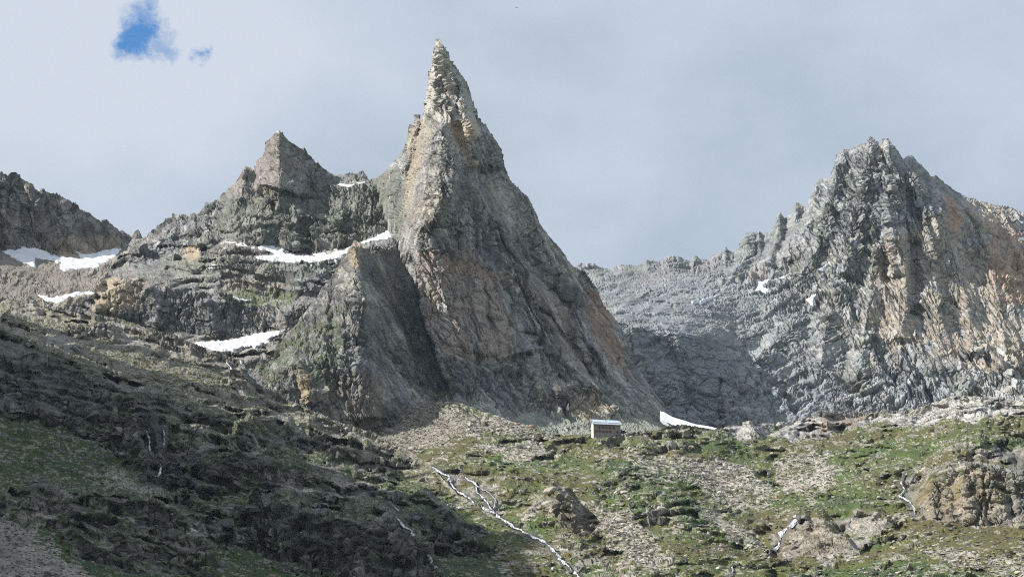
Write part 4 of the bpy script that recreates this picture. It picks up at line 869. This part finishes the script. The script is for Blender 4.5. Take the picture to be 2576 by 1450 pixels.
#%%REST
# ------------------------------------------------------------------ snow
def snow_patch(S, i, poly, label):
    P0 = np.array(poly, float)
    x0, x1 = P0[:, 0].min() - 14, P0[:, 0].max() + 14; y0, y1 = P0[:, 1].min() - 12, P0[:, 1].max() + 12
    st = 1.0 if (x1 - x0) * (y1 - y0) < 60000 else 1.6
    X, Y = np.meshgrid(np.arange(x0, x1, st), np.arange(y0, y1, st))
    wx, wy = warp(X, Y, 300 + i, 9, 14)
    sd = poly_sd(wx, wy, poly)
    P = S.at(X, Y); B_ = S.at(X, Y, S.base); Nn = S.at(X, Y, S.nrm)
    soft = np.stack([blur(P[..., k], 2) for k in range(3)], -1)
    th = sstep(-2.5, 6, sd) * (2.2 if S is not E_ else 4.2) - 0.9 + vn2(X / 9, Y / 4, 7 + i) * 0.7
    up = np.array((0, -0.55, 0.85))
    P = soft + up * th[..., None]
    h, w = X.shape; idx = np.arange(h * w).reshape(h, w)
    ok = (sd > -2.5) & (th > -0.85); 
    sk = np.interp(X[0], S.xs, S.sky)[None, :]
    ok &= (Y > sk - 1)
    fo = ok[:-1, :-1] & ok[1:, :-1] & ok[:-1, 1:] & ok[1:, 1:]
    if not fo.any(): return
    F = np.stack([idx[:-1, :-1][fo], idx[1:, :-1][fo], idx[1:, 1:][fo], idx[:-1, 1:][fo]], -1)
    used = np.zeros(h * w, bool); used[F.ravel()] = True; rm = np.cumsum(used) - 1
    V = P.reshape(-1, 3)[used]; F = rm[F]
    # underside, so that the patch has thickness
    n = len(V); Vb = V - up * 2.5
    V2 = np.vstack([V, Vb]); F2 = np.vstack([F, F[:, ::-1] + n])
    o = raw_mesh('snow_patch', V2, F2, M_SNOW, smooth=True)
    tag(o, label, 'snow patch', 'old snow patches left among the rocks')
for S in (A, B, E_):
    for i, (poly, lab) in enumerate(SNOW.get(S.name, [])):
        snow_patch(S, i, poly, lab)
# the white tongue behind the alp, right of the hut
def tongue():
    pts = [(1660, 1034), (1668, 1039), (1690, 1050), (1720, 1060), (1750, 1068), (1790, 1075), (1830, 1082)]
    wd = [3, 7, 7, 6, 5, 4, 1.5]
    V, F = [], []
    xs = np.linspace(0, len(pts) - 1, 60)
    for k, q in enumerate(xs):
        i = min(int(q), len(pts) - 2); t = q - i
        px = pts[i][0] * (1 - t) + pts[i + 1][0] * t; py = pts[i][1] * (1 - t) + pts[i + 1][1] * t; w_ = wd[i] * (1 - t) + wd[i + 1] * t
        for j in range(6):
            u = j / 5
            dd = 1985 - (k * 1.6) - u * 60
            yy = py - w_ * 0.5 + u * (w_ + 14) + 0.5 * math.sin(k * 0.37 + j)
            V.append([float(c) for c in world_at(px, yy, dd)])
    for k in range(59):
        for j in range(5):
            a = k * 6 + j; F.append([a, a + 1, a + 7, a + 6])
    V = np.array(V); n = len(V); F = np.array(F)
    o = raw_mesh('snow_patch', np.vstack([V, V + np.array((0, 2, -3))]), np.vstack([F, F[:, ::-1] + n]), M_SNOW, smooth=True)
    tag(o, 'white snow tongue in the gap right of the hut', 'snow patch', 'old snow patches left among the rocks')
tongue()

# ------------------------------------------------------------------ streams
def stream(S, line, w, label, cat, seed):
    P0 = np.array(line, float)
    seg = np.hypot(*(P0[1:] - P0[:-1]).T); cum = np.r_[0, np.cumsum(seg)]
    n = max(int(cum[-1] / 1.5), 4); q = np.linspace(0, cum[-1], n)
    x = np.interp(q, cum, P0[:, 0]); y = np.interp(q, cum, P0[:, 1])
    w = w * 1.3; x = x + vn2(q / 13, q * 0, seed) * w * 0.8 + vn2(q / 4, q * 0, seed + 1) * w * 0.3
    wd = w * (0.75 + 0.75 * (vn2(q / 9, q * 0 + 3, seed + 2))) * np.minimum(1, np.minimum(np.arange(n), n - 1 - np.arange(n)) / 3 + 0.25)
    K = 5; V = []; C = []
    tx = np.gradient(x); ty = np.gradient(y); l = np.hypot(tx, ty) + 1e-6
    for j in range(K):
        u = (j / (K - 1) - 0.5)
        ox = x - ty / l * wd * u * 1.4; oy = y + tx / l * wd * u * 0.9
        p = S.at(ox, oy)
        V.append(p + np.array((0, -2.6, 0.9)) * (1.0 - abs(u) * 1.0))
        f = sstep(-0.35, 0.35, vn2(ox / 2.2, oy / 3.5, seed + 5) + 0.22 - abs(u) * 0.6)
        C.append(np.array((0.20, 0.22, 0.23)) + (np.array((0.70, 0.74, 0.78)) - np.array((0.20, 0.22, 0.23))) * f[:, None])
    V = np.stack(V, 1); C = np.stack(C, 1)
    idx = np.arange(n * K).reshape(n, K)
    F = np.stack([idx[:-1, :-1].ravel(), idx[1:, :-1].ravel(), idx[1:, 1:].ravel(), idx[:-1, 1:].ravel()], -1)
    o = raw_mesh(cat, V.reshape(-1, 3), F, M_WATER, C.reshape(-1, 3))
    o['kind'] = 'structure'
for S in (H, G):
    for i, a in enumerate(STREAMS[S.name]): stream(S, *a, 500 + 17 * i)

# ------------------------------------------------------------------ an unseen ridge added to shade the left slope, and the valley floor
def shade_ridge():
    pts = []
    for (px, py) in SHADE[1:-2]:
        src = G.at(px, max(py, np.interp(px, G.xs, G.sky) + 6))
        t = (src[0] + 600 + 0.5 * (src[1] - 1200)) / (-SUN_TO[0] - 0.5 * SUN_TO[1])
        pts.append(src + SUN_TO * t)
    pts = np.array(pts)
    pts = pts[np.argsort(-pts[:, 1])]
    far = pts[0] + np.array([[-500, 420, -330], [-220, 190, -130]])
    near = pts[-1] + np.array([[-60, -160, 10], [-140, -380, -20], [-260, -700, -120], [-420, -1150, -260]])
    crest = np.vstack([far, pts, near])
    seg = np.linalg.norm(crest[1:] - crest[:-1], axis=1); cum = np.r_[0, np.cumsum(seg)]
    q = np.linspace(0, cum[-1], 420)
    c = np.stack([np.interp(q, cum, crest[:, k]) for k in range(3)], -1)
    c[:, 2] += vn2(q / 60, q * 0, 5) * 10 + vn2(q / 18, q * 0, 6) * 6 + vn2(q / 7, q * 0, 7) * 3
    side = np.stack([np.ones(420), np.full(420, 0.25)], 1)
    us = np.r_[-np.linspace(1, 0, 60) ** 1.0, np.linspace(0, 1, 60)[1:] ** 1.0]
    V = np.zeros((420, len(us), 3))
    for j, u in enumerate(us):
        r = 330 * u if u > 0 else 900 * u
        drop = abs(r) * (2.3 if u > 0 else 0.8)
        V[:, j, 0] = c[:, 0] + side[:, 0] * r; V[:, j, 1] = c[:, 1] + side[:, 1] * r
        V[:, j, 2] = c[:, 2] - drop
    X, Y, Z = V[..., 0], V[..., 1], V[..., 2]
    nz = fbm3(X / 90, Y / 90, Z / 90, 401, 5, 0.55) * 26 * sstep(0, 0.15, np.abs(us))[None, :]
    h, cr, _ = facet((X + Y) / 16, Z / 34, 402)
    V[..., 2] += nz; V[..., 0] += h * 3.5
    V[..., 2] = np.maximum(V[..., 2], -40)
    C = mixc(np.broadcast_to(GREY * 0.9, X.shape + (3,)), GRASS, sstep(0.0, 0.3, fbm3(X / 50, Y / 50, Z / 20, 405, 4)) * 0.7) * (1 + cr[..., None] * 0.3)
    n, m = X.shape; idx = np.arange(n * m).reshape(n, m)
    F = np.stack([idx[:-1, :-1].ravel(), idx[1:, :-1].ravel(), idx[1:, 1:].ravel(), idx[:-1, 1:].ravel()], -1)
    o = raw_mesh('mountain', V.reshape(-1, 3), F, M_ROCK, C.reshape(-1, 3)); o['kind'] = 'structure'  # unseen ridge, its crest shaped so the shadow edge follows SHADE
shade_ridge()
def valley():
    xs = np.r_[-9000, -6000, -4000, np.linspace(-2500, 2500, 160), 4000, 6000, 9000]
    ys = np.r_[-6000, -3000, np.linspace(-1200, 1100, 110), 1500, 2500, 4000, 7000, 12000]
    X, Y = np.meshgrid(xs, ys)
    Z = np.where(Y < 900, -2.5 + 0.075 * np.maximum(Y, 0), 65.0)
    Z = Z + fbm2(X / 160, Y / 160, 411, 4) * 10 * sstep(60, 500, np.hypot(X, Y))
    Z = np.minimum(Z, np.maximum(-2.2, 0.085 * Y - 2.2)) + 0.05 * np.maximum(-Y, 0)
    C = mixc(np.broadcast_to(GRASS, X.shape + (3,)), SCREE, sstep(0.0, 0.4, fbm2(X / 60, Y / 60, 415, 4)) * 0.8)
    n, m = X.shape; idx = np.arange(n * m).reshape(n, m)
    F = np.stack([idx[:-1, :-1].ravel(), idx[:-1, 1:].ravel(), idx[1:, 1:].ravel(), idx[1:, :-1].ravel()], -1)
    o = raw_mesh('ground', np.stack([X, Y, Z], -1).reshape(-1, 3), F, M_GROUND, C.reshape(-1, 3)); o['kind'] = 'structure'
valley()

# ------------------------------------------------------------------ boulders and scattered stones
import bmesh
rng = np.random.default_rng(7); random.seed(7)
M_STONE = mat_terrain('pale_stone', 0.9, 2.2, 0.4)
def rock_hull(n, seed, flat=0.62):
    r = np.random.default_rng(seed)
    p = r.normal(size=(n, 3)); p /= np.linalg.norm(p, axis=1, keepdims=True)
    p *= (0.75 + 0.35 * r.random((n, 1))); p[:, 0] *= 1.0 + 0.5 * r.random(); p[:, 2] *= flat
    bm = bmesh.new()
    for q in p: bm.verts.new(q)
    res = bmesh.ops.convex_hull(bm, input=bm.verts)
    for e_ in list(res['geom_interior']) + list(res['geom_unused']):
        if isinstance(e_, bmesh.types.BMVert) and e_.is_valid: bm.verts.remove(e_)
    bmesh.ops.triangulate(bm, faces=bm.faces)
    bm.verts.ensure_lookup_table(); bm.verts.index_update()
    V = np.array([v.co[:] for v in bm.verts]); F = np.array([[v.index for v in f.verts] for f in bm.faces])
    bm.free(); return V, F
small = [rock_hull(9, 40 + i, 0.55) for i in range(14)]

def scatter(S, n, weight, smin, smax, power, cols, x0, x1, y0, y1, dens=None):
    """returns transforms"""
    px = rng.uniform(x0, x1, n * 4); py = rng.uniform(y0, y1, n * 4)
    sk = np.interp(px, S.xs, S.sky)
    w = S.at(px, py, weight)
    keep = (rng.random(n * 4) < w) & (py > sk + 3)
    px, py = px[keep][:n], py[keep][:n]
    u = rng.random(len(px)); size = smin * (smax / smin) ** (u ** power)
    return px, py, size
def stone_soup(name, S, sets, mat, label):
    Vs, Fs, Cs = [], [], []; off = 0
    for (px, py, size, cols, sink) in sets:
        P = S.at(px, py)
        for k in range(len(px)):
            V, F = small[rng.integers(len(small))]
            a = rng.uniform(0, 2 * math.pi); ca, sa = math.cos(a), math.sin(a)
            sc = size[k] * 0.5
            W = np.empty_like(V); W[:, 0] = (V[:, 0] * ca - V[:, 1] * sa) * sc; W[:, 1] = (V[:, 0] * sa + V[:, 1] * ca) * sc
            W[:, 2] = V[:, 2] * sc * rng.uniform(0.55, 0.95) + sc * sink * 0.5
            c = cols[rng.integers(len(cols))] * rng.uniform(0.7, 1.2)
            Vs.append(W + P[k]); Fs.append(F + off); Cs.append(np.broadcast_to(c, V.shape)); off += len(V)
    o = raw_mesh(name, np.vstack(Vs), np.vstack(Fs), mat, np.vstack(Cs))
    tag(o, label, 'stones', None, 'stuff')
stone_cols = [PALE, PALE * 1.08, SCREE, TAN * 1.0, GREY * 1.1, GREEN_G * 1.2]
wH = np.clip(0.26 + 0.75 * scr + 0.35 * sstep(0.0, 0.3, fbm2(H.PX / 45, H.PY / 22, 431, 4)), 0, 1) * (1 - outc * 0.8) * (1 - slab * 0.9) * (1 - H.calm)
ax, ay, asz = scatter(H, 24000, wH, 0.8, 3.4, 2.2, None, 950, 2700, 1000, 1470)
bowl = gmask(H, [[(940, 1015), (1150, 1000), (1240, 1040), (1330, 1065), (1430, 1105), (1300, 1110), (1190, 1085), (1060, 1135), (960, 1130)]])
bx_, by_, bsz = scatter(H, 3500, bowl, 0.8, 3.2, 2.0, None, 930, 1440, 1000, 1140)
stone_soup('scattered_stones', H, [(ax, ay, asz, stone_cols, 0.25), (bx_, by_, bsz, stone_cols, 0.25)], M_STONE, 'countless pale stones strewn over the grassy alp and moraine')
wG = np.clip(0.12 + 0.8 * scree_l + 0.35 * gl_grass + 0.5 * lit_top, 0, 1) * (1 - G.calm)
gx_, gy_, gsz = scatter(G, 12000, wG, 0.6, 2.6, 2.2, None, -60, 1500, 750, 1470)
stone_soup('scattered_stones', G, [(gx_, gy_, gsz, [SCREE * 0.8, GREY, PALE * 0.8, BROWN], 0.2)], M_STONE, 'countless grey stones strewn over the shaded left hillside')

big = []
for i in range(10):
    V, F = rock_hull(16 + i, 90 + i, 0.68)
    me = bpy.data.meshes.new('boulder')
    me.from_pydata([tuple(v) for v in V], [], [tuple(int(q) for q in f) for f in F])
    ca = me.color_attributes.new('Col', 'FLOAT_COLOR', 'POINT')
    c = stone_cols[i % 3] * (0.9 + 0.04 * i)
    ca.data.foreach_set('color', np.tile(np.r_[c, 1].astype(np.float32), len(V)))
    bm = bmesh.new(); bm.from_mesh(me); bmesh.ops.bevel(bm, geom=bm.edges[:], offset=0.07, segments=1, affect='EDGES'); bm.to_mesh(me); bm.free()
    me.materials.append(M_STONE); big.append(me)
def boulder(S, px, py, size, label, group=None, k=None, colr=None, tall=1.0):
    me = big[random.randrange(10) if k is None else k]
    if colr is not None:
        me = me.copy(); n = len(me.vertices)
        me.color_attributes['Col'].data.foreach_set('color', np.tile(np.r_[colr, 1].astype(np.float32), n))
    o = bpy.data.objects.new('boulder', me); SC.collection.objects.link(o)
    p = S.at(px, py); o.location = p + np.array((0, 0, size * 0.16))
    o.rotation_euler = (random.uniform(-.2, .2), random.uniform(-.2, .2), random.uniform(0, 6.28))
    o.scale = (size * 0.5, size * 0.5, size * 0.5 * tall)
    tag(o, label, 'boulder', group)
named = [(1336, 1074, 6.5, 'large yellowish boulder standing on the moraine crest left of the hut', TAN * 1.15),
         (1241, 1086, 5.5, 'left one of two pale rounded boulders below the moraine crest', PALE), (1257, 1086, 5.5, 'right one of two pale rounded boulders below the moraine crest', PALE * 1.05),
         (1303, 1067, 4.5, 'small orange boulder on the moraine crest', ORANGE * 1.1), (1306, 1124, 7.5, 'tall pale boulder with a shaded side in the grass under the moraine', PALE),
         (1034, 1130, 7.5, 'long pale boulder at the left lip of the scree bowl', PALE * 1.1), (1386, 1243, 9.0, 'big pale boulder casting a dark shadow above the dark knoll', PALE),
         (1550, 1242, 6.0, 'left one of a pale pair of boulders in the middle of the alp', PALE * 1.1), (1569, 1241, 6.0, 'right one of a pale pair of boulders in the middle of the alp', PALE * 1.1),
         (1664, 1287, 8.0, 'bright upright boulder in the green hollow right of centre', PALE * 1.1), (1904, 1368, 6.5, 'rounded boulder on the grass left of the short cascade', PALE),
         (1766, 1362, 5.0, 'small yellowish boulder on the grassy spur near the bottom', TAN * 1.1), (1738, 1127, 7.0, 'flat pale boulder in the hollow below the snow tongue', PALE),
         (2260, 1437, 5.5, 'flat white boulder on the grass near the bottom right', PALE * 1.15), (1219, 1071, 7.0, 'dark upright boulder below the moraine crest', BROWN * 0.8),
         (1114, 1142, 5.0, 'pale boulder on the grass in front of the scree bowl', PALE)]
for k, (px, py, sz, lab, cl) in enumerate(named):
    boulder(H, px, py, sz, lab, None, k % 10, cl, 1.15 if 'tall' in lab or 'upright' in lab else 0.9)
qx, qy, qs = scatter(H, 210, wH, 2.6, 5.2, 1.8, None, 1000, 2570, 1060, 1450)
for a, b, c in zip(qx, qy, qs):
    boulder(H, a, b, c, 'one of the pale boulders lying all over the grassy alp', 'pale boulders lying on the sunny alp')
qx, qy, qs = scatter(G, 60, wG, 1.8, 4.2, 1.8, None, 10, 1350, 780, 1440)
for a, b, c in zip(qx, qy, qs):
    boulder(G, a, b, c, 'one of the grey boulders lying on the shaded left hillside', 'grey boulders lying on the left hillside', None, GREY * random.uniform(0.8, 1.1))

# ------------------------------------------------------------------ the mountain hut
class MB:
    def __init__(s): s.V, s.F = [], []
    def box(s, x0, x1, y0, y1, z0, z1):
        n = len(s.V)
        s.V += [(x0, y0, z0), (x1, y0, z0), (x1, y1, z0), (x0, y1, z0), (x0, y0, z1), (x1, y0, z1), (x1, y1, z1), (x0, y1, z1)]
        s.F += [tuple(n + i for i in f) for f in ((0, 3, 2, 1), (4, 5, 6, 7), (0, 1, 5, 4), (1, 2, 6, 5), (2, 3, 7, 6), (3, 0, 4, 7))]
        return s
    def prism(s, prof, x0, x1):
        """profile in (y,z), extruded along x"""
        n = len(s.V); k = len(prof)
        s.V += [(x0, y, z) for y, z in prof] + [(x1, y, z) for y, z in prof]
        s.F += [tuple(n + i for i in range(k))[::-1], tuple(n + k + i for i in range(k))]
        s.F += [(n + i, n + (i + 1) % k, n + k + (i + 1) % k, n + k + i) for i in range(k)]
        return s
    def build(s, name, mat, parent=None):
        me = bpy.data.meshes.new(name); me.from_pydata(s.V, [], s.F); me.materials.append(mat)
        bm = bmesh.new(); bm.from_mesh(me); bmesh.ops.recalc_face_normals(bm, faces=bm.faces); bm.to_mesh(me); bm.free()
        o = bpy.data.objects.new(name, me); SC.collection.objects.link(o)
        if parent: o.parent = parent
        return o
m_wall, t_, b_ = mat_new('hut_masonry')
bt = t_.nodes.new('ShaderNodeTexBrick'); bt.inputs['Scale'].default_value = 1.0
bt.inputs['Color1'].default_value = (0.25, 0.235, 0.215, 1); bt.inputs['Color2'].default_value = (0.20, 0.19, 0.175, 1); bt.inputs['Mortar'].default_value = (0.22, 0.21, 0.195, 1)
bt.inputs['Brick Width'].default_value = 0.8; bt.inputs['Row Height'].default_value = 0.42; bt.inputs['Mortar Size'].default_value = 0.03
tcn = t_.nodes.new('ShaderNodeTexCoord'); mp = t_.nodes.new('ShaderNodeMapping'); mp.inputs['Rotation'].default_value = (math.radians(90), 0, 0)
t_.links.new(tcn.outputs['Object'], mp.inputs[0]); t_.links.new(mp.outputs[0], bt.inputs[0]); t_.links.new(bt.outputs[0], b_.inputs['Base Color']); b_.inputs['Roughness'].default_value = 0.9
m_gable = mat_simple('gable_sunlit', (0.55, 0.52, 0.46), 0.9, 0.12)  # whiteness of the sun on the gable put into the base colour
m_roof = mat_simple('sheet_metal_roof', (0.36, 0.39, 0.43), 0.5, 0.08)
m_panel = mat_simple('solar_glass', (0.50, 0.60, 0.70), 0.3, 0.06, 0.6, spec=0.6)  # pale reflection of the sky put into the base colour
m_glass = mat_simple('window_glass', (0.012, 0.014, 0.018), 0.15, 0.1, spec=0.5)
m_shut = mat_simple('faded_red_shutters', (0.27, 0.12, 0.10), 0.8, 0.12)
m_frame = mat_simple('window_frame', (0.13, 0.08, 0.06), 0.8, 0.1)
m_dark = mat_simple('dark_timber', (0.035, 0.04, 0.055), 0.8, 0.15)
hc = H.at(1527, 1090)
hx, hy, hz = [float(c) for c in world_at(1527, 1090, 1688)]
hut = bpy.data.objects.new('mountain_hut', None); SC.collection.objects.link(hut)
hut.location = (hx, hy, hz); hut.rotation_euler = (0, 0, math.radians(12.0))
tag(hut, 'stone mountain hut with a pale metal roof on the brow of the alp', 'hut')
LW, DW, HE = 23.4, 9.6, 8.2      # length, depth, eaves
rz = 4.3
MB().box(-LW/2, LW/2, 0, 0.6, -4, HE).box(-LW/2, LW/2, DW - .6, DW, -4, HE).build('wall', m_wall, hut)
gp = [(0.6, -4), (DW - .6, -4), (DW - .6, HE), (DW/2, HE + rz * 0.88), (0.6, HE)]
for sx in (-1, 1):
    MB().prism(gp, sx * LW/2 - (0.5 if sx > 0 else -0.0) , sx * LW/2 + (0.5 if sx < 0 else 0.0)).build('gable_wall', m_gable, hut)
sl = rz / (DW / 2)
roof = MB()
ov = 0.9
for sgn in (-1, 1):
    y_e = DW/2 + sgn * (DW/2 + ov); z_e = HE + 0.15 - ov * sl
    prof = [(DW/2, HE + rz + 0.15), (y_e, z_e), (y_e, z_e + 0.28), (DW/2, HE + rz + 0.43)]
    roof.prism(prof, -LW/2 - 1.0, LW/2 + 1.0)
rf = roof.build('roof', m_roof, hut)
MB().box(-LW/2 - 1.0, LW/2 + 1.0, DW/2 - .2, DW/2 + .2, HE + rz + 0.38, HE + rz + 0.62).build('ridge_cap', m_roof, rf)
MB().box(-LW/2 - 1.0, LW/2 + 1.0, -ov - 0.16, -ov - 0.005, HE + 0.02 - ov * sl, HE + 0.16 - ov * sl + 0.1).build('gutter', m_dark, rf)
def on_roof(f):      # f: 0 at the eaves, 1 at the ridge (front slope)
    y = -ov + f * (DW/2 + ov); return y, HE + 0.15 - ov * sl + f * (DW/2 + ov) * sl + 0.30
for (xa, xb, n) in ((-LW/2 + 0.2, -0.6, 6), (0.8, LW/2 - 1.0, 5)):
    pn = MB(); fr = MB(); w = (xb - xa) / n
    for r in range(2):
        f0, f1 = 0.36 + r * 0.29, 0.36 + r * 0.29 + 0.28
        (ya, za), (yb, zb) = on_roof(f0), on_roof(f1)
        for i in range(n):
            pn.prism([(ya, za + .10), (yb, zb + .10), (yb, zb + .18), (ya, za + .18)], xa + i * w + 0.04, xa + (i + 1) * w - 0.04)
    p_ = pn.build('solar_panel', m_panel, rf)
    (ya, za), (yb, zb) = on_roof(0.34), on_roof(0.355)
    fr.prism([(ya, za), (yb, zb), (yb, zb + .22), (ya, za + .22)], xa, xb).build('panel_rail', m_dark, rf)
def window(xf, zc, w, h, shutters=True):
    x = -LW/2 + xf * LW
    f = MB().box(x - w/2 - .12, x - w/2, -.07, 0.05, zc - h/2, zc + h/2).box(x + w/2, x + w/2 + .12, -.07, 0.05, zc - h/2, zc + h/2).box(x - w/2 - .12, x + w/2 + .12, -.08, 0.05, zc + h/2, zc + h/2 + .12).box(x - w/2 - .2, x + w/2 + .2, -.16, 0.05, zc - h/2 - .14, zc - h/2).box(x - .04, x + .04, -.06, -0.03, zc - h/2, zc + h/2).build('window', m_frame, hut)
    MB().box(x - w/2, x + w/2, -.02, 0.02, zc - h/2, zc + h/2).build('pane', m_glass, f)
    if shutters:
        for s_ in (-1, 1):
            xa = x + s_ * (w/2 + .14 + .36)
            MB().box(xa - .34, xa + .34, -.13, -0.04, zc - h/2, zc + h/2).build('shutter', m_shut, f)
for xf in (.208, .34, .467, .60, .736): window(xf, 5.3, 1.15, 1.9)
for xf in (.095, .225, .36, .485, .61, .875): window(xf, 1.9, 1.15, 1.6)
xd = -LW/2 + .755 * LW
d_ = MB().box(xd - .55, xd + .55, -.08, 0.03, -.4, 2.6).build('door', m_shut, hut)
MB().box(xd - .3, xd + .3, -.11, -0.085, 1.5, 2.2).build('door_pane', m_gable, d_)
MB().prism([(3.0, -3), (9.0, -3), (9.0, 3.4), (3.0, 3.4)], LW/2 + .01, LW/2 + 4.6).build('annex_wall', m_dark, hut)
an = MB(); n0 = 0
an.V += [(LW/2 + .02, 2.4, 4.6), (LW/2 + 6.0, 2.4, 2.8), (LW/2 + 6.0, 9.6, 2.8), (LW/2 + .02, 9.6, 4.6), (LW/2 + .02, 2.4, 4.85), (LW/2 + 6.0, 2.4, 3.05), (LW/2 + 6.0, 9.6, 3.05), (LW/2 + .02, 9.6, 4.85)]
an.F += [(0, 3, 2, 1), (4, 5, 6, 7), (0, 1, 5, 4), (1, 2, 6, 5), (2, 3, 7, 6), (3, 0, 4, 7)]
an.build('annex_roof', mat_simple('weathered_boards', (0.17, 0.19, 0.17), 0.9, 0.2), hut)
# low dry-stone terrace walls before the hut
def low_wall(pts, label):
    mb = MB(); Vn, Fn = [], []
    P = np.array([H.at(px, py) for px, py in pts])
    seg = np.linalg.norm(P[1:] - P[:-1], axis=1); cum = np.r_[0, np.cumsum(seg)]; n = int(cum[-1] / 0.9)
    for i in range(n):
        q = (i + .5) / n * cum[-1]; p = np.array([np.interp(q, cum, P[:, k]) for k in range(3)])
        for lv in range(3):
            s1 = random.uniform(.45, .62); j = random.uniform(-.15, .15)
            V, F = small[random.randrange(14)]
            Vn.append(V * np.array((s1, .6, .42)) + p + np.array((j, j, lv * .42 - .1))); Fn.append(F + sum(len(v) for v in Vn[:-1]))
    V = np.vstack(Vn)
    o = raw_mesh('dry_stone_wall', V, np.vstack(Fn), M_STONE, np.broadcast_to(PALE * 1.15, V.shape)); tag(o, label, 'wall')
low_wall([(1455, 1096), (1490, 1094), (1508, 1092)], 'low pale dry-stone wall left of the hut')
low_wall([(1512, 1094), (1530, 1095), (1552, 1094)], 'low stone terrace edge in front of the hut')

# ------------------------------------------------------------------ a bird high over the crest
bd = bpy.data.meshes.new('bird')
pts = [(0, 0, 0), (0, -.16, .02), (0, -.26, .05), (0, -.34, .04), (0, .18, 0), (0, .38, -.01),
       (-.22, -.03, .05), (-.50, 0, -.06), (-.74, .06, -.22), (.22, -.03, .05), (.50, 0, -.06), (.74, .06, -.22)]
rad = [(.11, .10), (.09, .09), (.06, .06), (.02, .02), (.07, .05), (.10, .015), (.15, .035), (.14, .025), (.05, .015), (.15, .035), (.14, .025), (.05, .015)]
bd.from_pydata(pts, [(0, 1), (1, 2), (2, 3), (0, 4), (4, 5), (0, 6), (6, 7), (7, 8), (0, 9), (9, 10), (10, 11)], [])
bird = bpy.data.objects.new('bird', bd); SC.collection.objects.link(bird)
sk_ = bird.modifiers.new('skin', 'SKIN'); ss_ = bird.modifiers.new('sub', 'SUBSURF'); ss_.levels = ss_.render_levels = 2
for i, r in enumerate(rad):
    bd.skin_vertices[0].data[i].radius = r
bd.skin_vertices[0].data[0].use_root = True
bd.materials.append(mat_simple('black_plumage', (0.012, 0.011, 0.014), 0.7, 0.2))
bird.location = [float(c) for c in world_at(1299.5, 19.5, 950)]; bird.rotation_euler = (math.radians(-8), 0, math.radians(12))
tag(bird, 'small black bird gliding alone high in the sky right of the needle tip', 'bird')

# ------------------------------------------------------------------ thin mountain air
hz_m = bpy.data.materials.new('haze'); hz_m.use_nodes = True
t = hz_m.node_tree; t.nodes.clear()
o_ = t.nodes.new('ShaderNodeOutputMaterial'); pv = t.nodes.new('ShaderNodeVolumePrincipled')
pv.inputs['Color'].default_value = (0.66, 0.80, 1.0, 1); pv.inputs['Density'].default_value = 0.000013; pv.inputs['Anisotropy'].default_value = 0.1
t.links.new(pv.outputs[0], o_.inputs['Volume'])
hb = MB().box(-9500, 9500, -6500, 12500, -420, 1500).build('haze', hz_m); tag(hb, kind='stuff')
